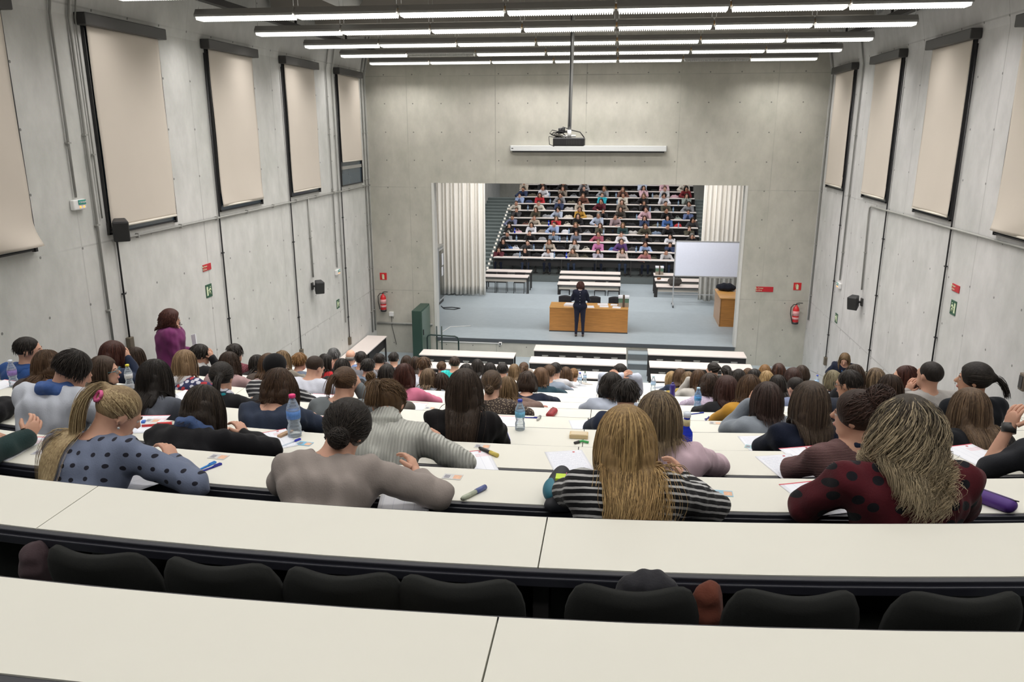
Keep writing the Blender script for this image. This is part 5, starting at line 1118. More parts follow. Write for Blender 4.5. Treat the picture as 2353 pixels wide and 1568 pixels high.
stand(1941, 826, ('X', 4.45), -5.62, 158, 'long', LB, P((.012, .016, .032)), 'person in navy with blonde hair and a white badge standing at the right wall', (('q', (-.27, .02, 1.0), (-.06, .2, 1.0)), ('q', (.27, .02, 1.0), (.06, .2, 1.0))), pitch=30, face=True, hair_kw=dict(Ln=.20, vol=.008, nl=80), extra=badge)

# ---------------------------------------------------------------- people of the far seating, facing the camera
FARP = {0: [(1146, 577, 'B', DB, 'maroon'), (1206, 579, 'L', DK, 'black'), (1260, 576, 'B', DB, 'white'), (1316, 577, 'L', BR, 'taupe'), (1374, 579, 'L', DB, 'lavender grey'), (1430, 576, 'L', BR, 'cream patterned'), (1483, 581, 'B', DB, 'dusty pink'), (1531, 579, 'S', DK, 'pale grey')],
        1: [(1156, 554, 'B', DB, 'black'), (1212, 557, 'S', DB, 'charcoal'), (1262, 555, 'L', BR, 'beige'), (1320, 556, 'L', BR, 'light grey'), (1375, 555, 'S', LB, 'orchid pink'), (1428, 554, 'B', BR, 'purple'), (1483, 561, 'B', AU, 'light blue'), (1540, 562, 'S', DB, 'navy')],
        2: [(1165, 537, 'S', DK, 'grey'), (1217, 535, 'P', DK, 'black'), (1272, 536, 'P', DB, 'steel blue'), (1324, 535, 'B', DB, 'blue grey'), (1375, 537, 'B', DB, 'rose'), (1428, 538, 'S', DB, 'white'), (1486, 541, 'P', DB, 'black'), (1540, 545, 'L', DK, 'white'), (1590, 542, 'C', GR, 'black')],
        3: [(1170, 518, 'L', DK, 'black'), (1221, 516, 'L', DB, 'white'), (1273, 515, 'P', DB, 'light blue'), (1323, 516, 'B', LB, 'black'), (1379, 518, 'L', BR, 'olive'), (1431, 517, 'L', LB, 'dark teal'), (1483, 519, 'B', BR, 'olive'), (1535, 520, 'P', DK, 'black'), (1584, 525, 'P', BR, 'olive')],
        4: [(1177, 499, 'S', DB, 'slate blue'), (1228, 500, 'P', BR, 'beige'), (1278, 502, 'L', LB, 'red'), (1328, 496, 'B', DB, 'black'), (1375, 494, 'L', GR, 'pale blue'), (1414, 498, 'P', DB, 'mauve'), (1481, 501, 'L', AU, 'navy'), (1534, 500, 'L', DK, 'blue'), (1592, 505, 'C', DK, 'charcoal')],
        5: [(1187, 482, 'S', BR, 'charcoal'), (1231, 481, 'L', BR, 'olive'), (1282, 481, 'C', DK, 'pale blue'), (1332, 480, 'L', BR, 'mustard'), (1386, 485, 'S', DB, 'black'), (1426, 480, 'L', DB, 'black patterned'), (1484, 481, 'B', AU, 'pink'), (1532, 483, 'S', DB, 'black'), (1582, 487, 'P', DB, 'denim blue')],
        6: [(1186, 466, 'S', BR, 'cream'), (1238, 466, 'P', DB, 'cream'), (1285, 462, 'S', DB, 'navy'), (1332, 465, 'B', DB, 'beige'), (1381, 462, 'L', DB, 'maroon'), (1429, 464, 'L', BR, 'taupe'), (1480, 466, 'B', DB, 'black'), (1530, 467, 'S', DB, 'olive'), (1583, 468, 'L', DB, 'grey')],
        7: [(1194, 449, 'S', DK, 'light blue'), (1240, 448, 'L', AU, 'red'), (1287, 448, 'L', DB, 'grey'), (1340, 449, 'B', BR, 'brown'), (1384, 448, 'S', BR, 'turquoise'), (1432, 448, 'S', DB, 'cream'), (1479, 450, 'L', LB, 'black'), (1526, 449, 'C', DK, 'white'), (1578, 450, 'B', DB, 'grey green')],
        8: [(1202, 434, 'S', DK, 'navy'), (1248, 431, 'B', DB, 'white'), (1293, 433, 'L', BR, 'taupe'), (1342, 432, 'S', DK, 'black'), (1388, 433, 'L', LB, 'grey'), (1431, 435, 'L', LB, 'brown'), (1479, 432, 'L', DB, 'pink'), (1528, 433, 'S', BR, 'pale grey'), (1577, 433, 'C', DK, 'dark red')],
        9: [(1204, 419, 'S', DK, 'beige'), (1246, 419, 'B', DB, 'black'), (1294, 419, 'L', BR, 'black'), (1342, 419, 'L', BR, 'grey'), (1476, 419, 'S', DB, 'pale blue'), (1527, 419, 'S', BR, 'pink'), (1574, 419, 'L', DB, 'cream')]}
FC = {'maroon': (.10, .02, .03), 'black': (.015, .015, .017), 'white': (.62, .63, .68), 'taupe': (.20, .17, .14), 'lavender grey': (.36, .35, .42), 'cream patterned': (.52, .44, .42), 'dusty pink': (.36, .16, .17), 'pale grey': (.48, .48, .5), 'charcoal': (.05, .05, .055), 'beige': (.40, .35, .29), 'light grey': (.40, .39, .38), 'orchid pink': (.48, .18, .36), 'purple': (.10, .05, .17), 'light blue': (.28, .37, .58), 'navy': (.03, .045, .10), 'grey': (.24, .25, .27), 'steel blue': (.16, .21, .29), 'blue grey': (.16, .18, .24), 'rose': (.34, .09, .14), 'olive': (.075, .07, .05), 'dark teal': (.03, .06, .065), 'slate blue': (.16, .18, .28), 'red': (.42, .03, .04), 'pale blue': (.40, .46, .58), 'mauve': (.30, .23, .25), 'blue': (.06, .13, .33), 'mustard': (.45, .26, .05), 'black patterned': (.03, .03, .028), 'pink': (.55, .37, .42), 'denim blue': (.10, .14, .28), 'cream': (.55, .52, .46), 'turquoise': (.02, .33, .42), 'brown': (.13, .06, .045), 'grey green': (.27, .31, .29), 'dark red': (.16, .02, .025)}
POSES = ['c', 'n', 'l', 'r']; PN = {'c': 'both hands at the chin', 'n': 'arms resting on the desk', 'l': 'one hand at the cheek', 'r': 'one hand at the cheek'}
HN = {'L': 'long', 'B': 'bobbed', 'S': 'short', 'P': 'tied back', 'C': 'curly'}; HC = {id(DK): 'black', id(DB): 'dark brown', id(BR): 'brown', id(LB): 'blonde', id(AU): 'auburn', id(GR): 'grey'}
# one of each pose, built facing the camera around its own seat, then copied
def far_base(pose):
    C = np.array([0, .0, 1.16]); H = rotm(0, radians(6), 0, 0); hip = np.array([0, -.10, .52]); D = (np.array([0, .18, .74]), np.array([1., 0, 0]), np.array([0, 1., 0]))
    return person('x', (0, 0, 0), C, H, 0, hip, D, pose, 'short', DB[0], P(FC['black']), label='x', res=.02, nl=0, face=True, hair2=DB[1], hair_kw=dict(nl=0, res=.016)), C, H
bases = {}
for ps in POSES:
    root, Cb, Hb = far_base(ps); bases[ps] = root
tpr = [C_([0, -.10, .52], [0, -.03, .95], .14, .13), C_([-.15, -.03, .93], [.15, -.03, .93], .07, .07)]
HM = {}
for s_, kw in (('L', dict(st='long', Ln=.24, nl=60, lr=.010)), ('B', dict(st='bob', Ln=.10, nl=30, lr=.014)), ('S', dict(st='short', nl=24, lr=.012)), ('P', dict(st='bun', Ln=.07, nl=20, lr=.012)), ('C', dict(st='curly', Ln=.08, nl=60, lr=.012, vol=.02, wave=.012))):
    V, Q, t = hair_geo(kw.pop('st'), Cb, Hb, tpr, res=.016, **kw); HM[s_] = mesh_np('hair', V, Q, hair_mat(*DB), attr=t)
kids = {ps: [c for c in bases[ps].children] for ps in POSES}
first_used = set(); n_far = 0
for row, lst in FARP.items():
    z, y = frow(row)
    for j, (u, v, hs, hc, colr) in enumerate(lst):
        ps = POSES[(n_far + row) % 4]; X = atY(u, v, y + .6)[0]; Yd = fy(row, X) + .36; C = atY(u, v, Yd + .18)
        src = bases[ps]
        if ps in first_used: root = src.copy(); link(root); ch = []
        else: root = src
        if ps in first_used:
            for c in kids[ps]:
                c2 = c.copy(); link(c2, root); ch.append(c2)
                for g in c.children: link(g.copy(), c2)
        else: ch = list(kids[ps]); first_used.add(ps)
        zf = z - .74; root.location = (C[0], C[1], zf); root.rotation_euler = (0, 0, pi + radians(RNG.uniform(-9, 9))); root.scale = (1, 1, max(.86, min(1.06, (C[2] - zf) / 1.16)))
        for c in ch:
            b = c.name.split('.')[0]
            if b in ('shirt', 'sweater'): c.material_slots[0].link = 'OBJECT'; c.material_slots[0].material = P(FC[colr], 'speckle' if 'patterned' in colr else 'plain', (.2, .15, .12))
            if b == 'hair': c.data = HM[hs]; c.material_slots[0].link = 'OBJECT'; c.material_slots[0].material = hair_mat(*hc)
            if b == 'body': c.material_slots[0].link = 'OBJECT'; c.material_slots[0].material = skin_mat((0, 3, 1, 0)[n_far % 4])
        root['label'] = 'far person in %s, %s %s hair, %s row up, %s from left' % (colr, HC[id(hc)], HN[hs], ORD[row], ORD[j])
        root['group'] = 'people of the far seating'; n_far += 1
# seats of the far rows: every visible back
ch_all = 0
for row in range(NF):
    z, y = frow(row)
    for i in range(17):
        x = -4.95 + .03 * row + i * .50
        if not (row == 0 or i % 1 == 0): continue
        c = chair(x, fy(row, x) + .36 + .28, z - .74, pi, 'black upholstered far seat, %s row up, %s from the left' % (ORD[row], ORD[i]), 'black seats of the far seating')
# coats and bags left on the seats and benches
def lump(name, label, cat, loc, size, mat, seed, group=None, rz=0.0, straps=True):
    o = thing(name, label, cat, loc, rz, group); rg = np.random.default_rng(seed); ps = []
    for i in range(6): c = rg.uniform(-.5, .5, 3) * np.array([size[0] * .6, size[1] * .5, 0]) + np.array([0, 0, size[2] * .45]); ps.append(E_(c, np.eye(3), np.array([size[0] * rg.uniform(.25, .4), size[1] * rg.uniform(.35, .5), size[2] * rg.uniform(.35, .5)]), .04))
    V, Q = blob(ps, None, max(size) / 22, zmin=0); V[:, 2] = np.maximum(V[:, 2], 0); V = V + max(size) * .018 * np.sin(V[:, [1, 2, 0]] * 40 / max(size) * .5 + seed)
    link(bpy.data.objects.new('body', mesh_np('b', V, Q, mat)), o)
    if straps: MB().tube([(-size[0] * .25, 0, size[2] * .7), (-size[0] * .15, -.02, size[2] * 1.1), (size[0] * .15, -.02, size[2] * 1.1), (size[0] * .25, 0, size[2] * .7)], max(size) * .03, 6).build('strap', mat, o)
    return o
COATS = [(0, 1190, 'grey', 0), (0, 1235, 'black', 0), (0, 1288, 'charcoal', 0), (0, 1345, 'olive', 1), (0, 1460, 'black', 1), (0, 1508, 'olive', 1), (1, 1170, 'blue', 1), (1, 1186, 'white', 1), (1, 1240, 'black', 0), (1, 1290, 'black', 0), (1, 1348, 'cream', 1), (1, 1406, 'blue', 0), (1, 1455, 'charcoal', 0), (1, 1505, 'black', 1), (2, 1148, 'black', 0), (2, 1245, 'grey', 0), (2, 1296, 'charcoal', 0), (2, 1400, 'taupe', 1), (2, 1456, 'black', 0), (2, 1512, 'charcoal', 1),
         (3, 1150, 'cream', 0), (3, 1190, 'pink', 1), (3, 1246, 'taupe', 0), (3, 1300, 'white', 0), (3, 1350, 'grey', 1), (3, 1456, 'light grey', 0), (3, 1510, 'steel blue', 0), (4, 1157, 'black', 0), (4, 1210, 'brown', 1), (4, 1252, 'olive', 0), (4, 1303, 'cream', 1), (4, 1450, 'black', 0), (4, 1508, 'olive', 0), (4, 1560, 'red', 0), (5, 1258, 'grey', 0), (5, 1306, 'cream', 0), (5, 1354, 'beige', 0), (5, 1452, 'black', 1), (5, 1556, 'grey green', 1),
         (6, 1212, 'black', 0), (6, 1262, 'charcoal', 0), (6, 1308, 'light grey', 0), (6, 1455, 'black', 0), (6, 1507, 'grey', 1), (7, 1215, 'navy', 0), (7, 1264, 'black', 0), (7, 1312, 'olive', 0), (7, 1456, 'black', 1), (7, 1550, 'black', 0), (8, 1222, 'olive', 0), (8, 1318, 'grey', 1), (8, 1360, 'black', 0), (8, 1452, 'grey', 0), (8, 1504, 'taupe', 0), (8, 1548, 'pink', 0)]
for n, (row, u, c, bag) in enumerate(COATS):
    z, y = frow(row); X = max(atY(u, 500, y + .5)[0], -4.95)
    cnt = sum(1 for q in COATS[:n] if q[0] == row)
    lump('handbag' if bag else 'coat', '%s %s on a far seat, %s row up, %s bundle from left' % (c, 'bag' if bag else 'bundled coat', ORD[row], ORD[cnt]), 'bag' if bag else 'coat', (X, fy(row, X) + .50, z - .74 + .50), (.42, .26, .40) if not bag else (.36, .2, .34), P(FC[c]), n + 3, 'coats and bags on the far seats', straps=bool(bag))

# ---------------------------------------------------------------- things on the walls
def text_mesh(s, size, ext=.002, al='CENTER'):
    c = bpy.data.curves.new('t', 'FONT'); c.body = s; c.size = size; c.extrude = ext; c.align_x = al; c.align_y = 'CENTER'
    o = bpy.data.objects.new('t', c); COL.objects.link(o); bpy.context.view_layer.update()
    me = bpy.data.meshes.new_from_object(o.evaluated_get(bpy.context.evaluated_depsgraph_get())); bpy.data.objects.remove(o); bpy.data.curves.remove(c); return me
def put_text(s, size, loc, rot, mat, parent, name='lettering'):
    me = text_mesh(s, size); me.materials.clear(); me.materials.append(mat); o = bpy.data.objects.new(name, me); link(o, parent); o.location = loc; o.rotation_euler = rot; return o
M_SIGNR = plain('sign red', (.50, .02, .03), .4); M_SIGNG = plain('sign green', (.02, .09, .05), .4); M_LUM = plain('pale sign ink', (.66, .74, .50), .5); M_SIGNT = plain('exit label green', (.03, .30, .24), .4)
def wall_thing(name, label, cat, X, Y, Z, side, group=None):
    """local x runs along the wall to the reader's right, local -y points into the room"""
    rz = {'L': -pi / 2 + pi, 'R': -pi / 2, 'F': 0}[side]
    return thing(name, label, cat, (X, Y, Z), rz, group)
def no_smoking(side, Y, Z, X, w, h, label, big=True):
    o = wall_thing('no_smoking_sign', label, 'sign', X, Y, Z, side); MB().box(-w / 2, -.012, -h / 2, w / 2, 0, h / 2).build('plate', M_SIGNR, o, .003)
    for i, t in enumerate(('No Fumar', 'Ez Erre')): put_text(t, h * .38, (-w * .32, -.013, h * (.2 - .42 * i)), (pi / 2, 0, 0), M_LUM, o).data.name = 't'
def exit_sign(side, Y, Z, X, w, label, flip):
    o = wall_thing('emergency_exit_sign', label, 'sign', X, Y, Z, side, ); s = -1 if flip else 1
    MB().box(-w / 2, -.01, -w * .55, w / 2, 0, w * .55).build('plate', M_SIGNG, o, .002); m = MB(); q = lambda x, z: (x * s * w, -.012, z * w)
    m.box(min(-.40 * s, -.16 * s) * w, -.013, -.38 * w, max(-.40 * s, -.16 * s) * w, -.01, .38 * w).build('door_symbol', M_LUM, o)
    r = MB(); t = w * .035
    r.tube([q(.18, .22), q(.12, -.02)], t * 1.4, 6).tube([q(.18, .18), q(.04, .10), q(-.04, .02)], t, 6).tube([q(.18, .18), q(.30, .08), q(.34, -.02)], t, 6).tube([q(.12, -.02), q(.20, -.18), q(.32, -.34)], t, 6).tube([q(.12, -.02), q(.02, -.14), q(.06, -.32)], t, 6).tube([q(-.12, .02), q(.0, .02)], t, 6)
    b = ball(np.array(q(.22, .32)), np.array([w * .055, .004, w * .055]), np.eye(3), 5); r.add(b.v, b.f, True); r.build('running_figure', M_LUM, o)
def exit_light(side, X, Y, Z, label, txt):
    o = wall_thing('exit_light', label, 'emergency light', X, Y, Z, side); MB().box(-.12, -.06, -.065, .12, 0, .065).build('housing', M_WHITEP, o, .015)
    s = 1 if side == 'L' else -1
    MB().box(-.03 if s > 0 else -.11, -.068, .0, .11 if s > 0 else .03, -.058, .058).build('label_plate', M_SIGNT, o, .002)
    put_text(('\u25C0 ' if 0 else '< ') + 'SALIDA', .034, ((.04 if s > 0 else -.04), -.0695, .029), (pi / 2, 0, 0), M_WHITEP, o)
    mb = MB()
    for x in (.0, .07): mb.tube([(x * s, -.066, -.03), (x * s, -.056, -.03)], .012, 10)
    mb.build('indicator_lamp', plain('amber lamp', (1, .35, .05), .4, emit=4 if txt else .5), o)
exit_light('L', XL, 9.3, -.93, 'white emergency light with green SALIDA label and two amber lamps high on the left wall', True)
exit_light('L', XL, 18.47, -3.41, 'small white emergency light far along the left wall', False)
exit_light('R', XR, 18.68, -3.48, 'small white emergency light far along the right wall', False)
no_smoking('L', 12.34, -2.25, XL, .27, .11, 'red no smoking sign on the left wall above a green exit sign'); no_smoking('R', 12.56, -2.34, XR, .27, .11, 'red no smoking sign on the right wall above a green exit sign')
no_smoking('F', YW, -4.16, 3.98, .45, .14, 'wide red no smoking sign on the front wall right of the opening')
exit_sign('L', 12.33, -2.65, XL, .20, 'green exit sign on the left wall near the camera', False); exit_sign('L', 18.45, -4.21, XL, .20, 'green exit sign far along the left wall', False)
exit_sign('R', 12.55, -2.64, XR, .20, 'green exit sign on the right wall near the camera', True); exit_sign('R', 18.71, -4.26, XR, .20, 'green exit sign far along the right wall', True)
def ext_set(x, la):
    o = wall_thing('extinguisher_sign', 'red fire extinguisher symbol sign on the front wall, ' + la, 'sign', x, YW, -4.06, 'F'); MB().box(-.10, -.01, -.10, .10, 0, .10).build('plate', M_RED, o, .002)
    MB().box(-.03, -.014, -.08, .03, -.01, .04).box(-.012, -.014, .04, .012, -.01, .06).build('extinguisher_symbol', M_LUM, o); MB().tube([(0, -.012, .06), (-.05, -.012, .05), (-.05, -.012, -.04)], .005, 5).build('hose_symbol', M_LUM, o)
    o = wall_thing('fire_extinguisher', 'red fire extinguisher hung on the front wall, ' + la, 'fire extinguisher', x - .0, YW - .12, -5.03, 'F')
    MB().lathe([(.0, 0), (.07, 0), (.085, .02), (.085, .36), (.06, .43), (.025, .46), (.025, .49), (0, .49)], 20).build('cylinder', M_RED, o); MB().lathe([(.0, -.03), (.075, -.03), (.088, -.02), (.088, .03)], 20).build('base_ring', M_BLACKP, o)
    MB().lathe([(.0862, .10), (.0862, .16)], 20).lathe([(.0862, .20), (.0862, .33)], 20).build('instruction_label', plain('extinguisher label', (.7, .35, .35), .5, noise=.4, scale=90), o)
    MB().tube([(0, 0, .49), (0, 0, .53), (.07, -.02, .55), (.15, -.04, .55)], .012, 6).tube([(0, 0, .50), (.08, -.02, .51)], .008, 6).build('valve_handle', M_BLACKP, o)
    MB().tube([(0, 0, .50), (-.08, -.02, .50), (-.14, -.02, .42), (-.14, -.02, .25), (-.11, -.03, .12), (-.09, -.05, .04)], .012, 8).build('hose', M_BLACKP, o); MB().box(-.03, .08, .3, .03, .12, .36).build('wall_hook', M_STEEL, o)
ext_set(-6.55, 'left'); ext_set(4.82, 'right')
def speaker(X, Y, Z, side, label):
    s = 1 if side == 'L' else -1; o = thing('wall_speaker', label, 'loudspeaker', (X, Y, Z), 0, 'black wall speakers')
    M = Matrix.Translation((s * .17, 0, 0)) @ Matrix.Rotation(radians(35 * s), 4, 'Z') @ Matrix.Rotation(radians(14), 4, 'X')
    mb = MB().add([(-.105, -.12, -.145), (.105, -.12, -.145), (.075, .09, -.13), (-.075, .09, -.13), (-.105, -.12, .145), (.105, -.12, .145), (.075, .09, .13), (-.075, .09, .13)], [(0, 3, 2, 1), (4, 5, 6, 7), (0, 1, 5, 4), (1, 2, 6, 5), (2, 3, 7, 6), (3, 0, 4, 7)]); mb.xform(M); mb.build('cabinet', M_BLACKP, o, .02)
    MB().box(-.092, -.128, -.13, .092, -.118, .13).xform(M).build('grille', plain('speaker grille', (.03, .03, .03), .7), o, .008)
    MB().box(min(0, s * .03), -.05, -.08, max(0, s * .03), .05, .08).tube([(0, 0, 0), (s * .12, .01, 0)], .025, 10).build('bracket', M_DARK, o)
speaker(XL, 9.9, -1.31, 'L', 'black loudspeaker on the left wall by the second blind'); speaker(XL, 16.85, -3.45, 'L', 'black loudspeaker low and far on the left wall'); speaker(XR, 16.95, -3.5, 'R', 'black loudspeaker low and far on the right wall')
for x, z, la in ((-6.35, -5.15, 'below the left fire extinguisher'), (-5.47, -5.05, 'left of the green cabinet')):
    o = thing('socket_box', 'small white socket box ' + la, 'socket', (x, YW - .03, z)); MB().cbox((0, 0, 0), (.13, .06, .13)).build('housing', M_WHITEP, o, .01); MB().tube([(0, 0, -.06), (0, 0, -.35), (.12, -.02, -.9)], .008, 6).build('cable', M_DARK, o)
o = thing('socket_box', 'tiny camera box on the stage front edge', 'socket', (-3.18, YW - .06, ZS - .11)); MB().cbox((0, 0, 0), (.09, .06, .08)).build('housing', M_WHITEP, o, .01); MB().tube([(0, -.03, 0), (0, -.045, 0)], .025, 10).build('lens', M_BLACKP, o)
o = thing('wall_switch', 'small brown box at the right picture edge on the wall', 'box', (XR - .04, 10.12, -3.05)); MB().cbox((0, 0, 0), (.08, .12, .22)).build('housing', plain('brown grey plastic', (.16, .13, .10), .5), o, .01); MB().cbox((-.045, 0, 0), (.01, .08, .16)).build('cover', M_DARK, o)
o = thing('floor_cable', 'dark cable looped on the stage floor under the grey cabinet', 'cable', (-5.6, 25.1, ZS)); MB().tube([(-.2, .4, .015), (.0, .0, .015), (.35, -.05, .015), (.5, .15, .015), (.2, .25, .015), (-.1, .15, .015)], .014, 6).build('cord', M_BLACKP, o)
o = thing('floor_cable', 'pale cable on the stage floor beside the left jamb', 'cable', (-4.85, 22.6, ZS)); MB().tube([(-.15, -.5, .012), (-.05, .1, .012), (.25, .2, .012), (.55, .3, .012)], .011, 6).build('cord', M_WHITEP, o)

# ---------------------------------------------------------------- things on the desks
def on(u, v, k, dz=0.0, m=.05):
    for k in range(0, 18):
        p = atZ(u, v, row_ZY(k)[0] + dz)
        if p[1] <= arc(k, min(max(p[0], -6.5), 5), 0): break
    if k >= 3: p[0] = min(max(p[0], RX0 + .1), RX1 - .1); p[1] = min(max(p[1], arc(k, p[0], DESK_W - m)), arc(k, p[0], m))
    return p
M_CLEAR = glass('clear bottle plastic', (.80, .88, .95), .16); M_CLEARB = glass('tinted bottle plastic', (.55, .75, .95), .22); M_BLUEG = glass('cobalt glass', (.01, .04, .60), .75)
def bottle(loc, h, cap, lab, label, body=None, r=None, group='bottles on the desks', style='water'):
    o = thing('water_bottle', label, 'bottle', loc, 0, group); r = r or h * .155; s = h
    if style == 'glass': prof = [(0, 0), (r * .95, 0), (r, .02 * s), (r, .50 * s), (r * .93, .56 * s), (r * .50, .66 * s), (r * .46, .88 * s), (0, .88 * s)]
    elif style == 'flask': prof = [(0, 0), (r * .9, 0), (r, .03 * s), (r, .30 * s), (r * .85, .45 * s), (r, .60 * s), (r * .9, .80 * s), (r * .6, .88 * s), (0, .88 * s)]
    else: prof = [(0, 0), (r * .85, 0), (r, .02 * s), (r, .12 * s), (r * .93, .14 * s), (r, .16 * s), (r, .22 * s), (r * .80, .32 * s), (r * .97, .42 * s), (r, .60 * s), (r * .95, .68 * s), (r * .55, .84 * s), (r * .38, .90 * s), (r * .38, .94 * s), (0, .94 * s)]
    MB().lathe(prof, 18).build('body', body or M_CLEAR, o); z = .88 if style != 'water' else .92
    MB().lathe([(r * .46, z * s), (r * .5, z * s), (r * .48, (z + .07) * s), (r * .30, (z + .08) * s), (0, (z + .085) * s)] if style != 'glass' else [(r * .56, z * s), (r * .56, z * s + .1 * s), (0, z * s + .1 * s)], 14).build('cap', plain('cap %.2f %.2f %.2f' % cap, cap, .35), o)
    if lab: MB().lathe([(r * 1.01, .44 * s), (r * 1.015, .62 * s)] if style != 'glass' else [(r * .52, .70 * s), (r * .50, .84 * s)], 18).build('label', plain('bottle label %.2f %.2f %.2f' % lab, lab, .5, noise=.5, scale=55), o)
BLU, WHI = (.02, .05, .45), (.75, .8, .85)
bottle(on(678, 1002, 2), .255, (.80, .03, .20), (.10, .25, .62), 'clear sport bottle with a pink cap and blue label behind the black cardigan')
bottle(on(1573, 1052, 2), .265, (.72, .80, .88), (.6, .55, .3), 'cobalt blue glass water bottle with a white cap beside the pink sweater', M_BLUEG, r=.036, style='glass')
bottle(on(1196, 984, 3), .215, BLU, (.16, .45, .70), 'clear water bottle with a blue cap near the red pencil case'); bottle(on(33, 888, 3), .215, (.7, .75, .85), (.25, .16, .45), 'clear water bottle with a red and blue label at the left edge')
bottle(on(299, 892, 4), .215, (.75, .65, .05), (.65, .68, .75), 'clear ribbed bottle with a yellow cap beside the long black hair')
bottle(on(1602, 941, 5), .225, (.45, .65, .8), (.08, .32, .72), 'pale blue tinted bottle with a blue label, right of centre', M_CLEARB)
bottle(on(1544, 918, 7), .22, (.04, .03, .16), None, 'dark violet drinking flask left of the coral top', plain('violet flask', (.045, .03, .20), .3), style='flask')
for u, v, k, cap, la in ((1332, 887, 8, BLU, 'clear bottle with a blue cap in the centre aisle gap'), (1344, 878, 9, (.02, .10, .05), 'short pale green bottle beside the blue capped one'), (1470, 896, 8, (.25, .35, .5), 'clear bottle right of the raised arms, left one'), (1500, 898, 8, (.4, .6, .7), 'clear bottle right of the raised arms, right one'), (1889, 890, 9, BLU, 'pale bottle with a blue cap by the right aisle'),
                         (869, 865, 10, BLU, 'bottle with a blue cap beside the steel blue sweater'), (1094, 863, 12, (.4, .6, .8), 'clear bottle right of the plaid shirt'), (1135, 872, 11, BLU, 'blue capped bottle behind the knotted hair, left'), (1167, 868, 11, BLU, 'blue capped bottle behind the knotted hair, right')): bottle(on(u, v, k), .23, cap, (.35, .5, .75), la)
bottle(on(1386, 887, 8), .2, (.7, .65, .02), (.2, .15, .5), 'bottle of amber drink with a yellow cap left of the raised arms', plain('amber drink', (.30, .05, .01), .2))
for row, lst in {0: (1195, 1275, 1303), 1: (1227, 1252, 1465), 2: (1187, 1287, 1304), 3: (1183, 1308, 1388), 4: (1261, 1512, 1560), 5: (1463, ), 6: (1213, 1493, 1546), 7: (1264, 1417, 1557), 8: (1262, 1414, 1497, 1515)}.items():
    z, y = frow(row)
    for n, u in enumerate(lst):
        X = atY(u, 500, y + .1)[0]; blue = (row, n) in ((0, 2), (3, 0), (4, 0))
        bottle((X, fy(row, X) + .12, z), .24, BLU, (.4, .55, .8), 'bottle on the %s far desk row up, %s from the left' % (ORD[row], ORD[n]), M_BLUEG if blue else M_CLEARB, group='bottles on the far desks')
# printed exam sheets
def exam_mat(name, kind):
    m, nt, bs = nodes(name); bs.inputs['Roughness'].default_value = .65; tc = N(nt, 'ShaderNodeTexCoord'); sx = N(nt, 'ShaderNodeSeparateXYZ'); L(nt, tc.outputs['Object'], sx.inputs[0]); x, y = sx.outputs['X'], sx.outputs['Y']
    nz = N(nt, 'ShaderNodeTexNoise', inp={'Scale': 260.0}); L(nt, tc.outputs['Object'], nz.inputs['Vector'])
    ln = math_n(nt, 'GREATER_THAN', math_n(nt, 'SINE', math_n(nt, 'MULTIPLY', y, 2 * pi / .0105)), .15); wd_ = math_n(nt, 'GREATER_THAN', nz.outputs[0], .42)
    inx = math_n(nt, 'LESS_THAN', math_n(nt, 'ABSOLUTE', x), .088); iny = math_n(nt, 'LESS_THAN', math_n(nt, 'ABSOLUTE', y), .128)
    t = math_n(nt, 'MULTIPLY', math_n(nt, 'MULTIPLY', ln, wd_), math_n(nt, 'MULTIPLY', inx, iny)); c = mixc(nt, math_n(nt, 'MULTIPLY', t, .45), (.84, .86, .93), (.25, .28, .40))
    if kind == 'form':
        gx = math_n(nt, 'LESS_THAN', math_n(nt, 'ABSOLUTE', math_n(nt, 'WRAP', x, .022, -.022)), .0011); red = math_n(nt, 'MULTIPLY', math_n(nt, 'GREATER_THAN', x, .02), math_n(nt, 'MULTIPLY', math_n(nt, 'GREATER_THAN', y, .06), math_n(nt, 'LESS_THAN', y, .105)))
        c = mixc(nt, math_n(nt, 'MULTIPLY', gx, .35), (.84, .86, .93), (.35, .4, .55)); c = mixc(nt, math_n(nt, 'MULTIPLY', math_n(nt, 'MULTIPLY', red, ln), .5), c, (.75, .15, .18)); c = mixc(nt, math_n(nt, 'GREATER_THAN', y, .140), c, (.7, .08, .12))
    L(nt, c, bs.inputs['Base Color']); return m
M_EX = {'text': exam_mat('printed exam sheet', 'text'), 'form': exam_mat('red ruled answer form', 'form')}
def paper(u, v, k, deg, label, kind='form', red=True, w=.21, h=.297):
    p = on(u, v, k, .001, .13); o = thing('exam_sheet', label, 'paper', p, arc_yaw(k, p[0]) + radians(deg), 'exam papers on the desks')
    V = []; n = 8
    for j in range(n + 1):
        for i in range(n + 1): V.append((w * (i / n - .5), h * (j / n - .5), .0008 + .004 * max(0, (abs(i / n - .5) - .3)) * (j % 8 == 0)))
    Q = [(j * (n + 1) + i, j * (n + 1) + i + 1, (j + 1) * (n + 1) + i + 1, (j + 1) * (n + 1) + i) for j in range(n) for i in range(n)]
    s = bpy.data.objects.new('sheet', mesh_np('sheet', V, Q, M_EX[kind])); link(s, o); s.modifiers.new('solid', 'SOLIDIFY').thickness = .0006
    if red and k < 3: MB().box(w * .22, h * .40, .001, w * .28, h * .44, .0016).build('red_logo', M_SIGNR, o)
paper(1885, 1143, 1, 14, 'large exam form beside the burgundy blouse, hanging over the near desk edge'); paper(330, 1100, 1, -28, 'exam form under the arm of the polka dot sweater'); paper(930, 1150, 1, 10, 'corner of an exam form under the taupe blouse'); paper(20, 1030, 1, 10, 'exam form at the left picture edge under the green sleeve')
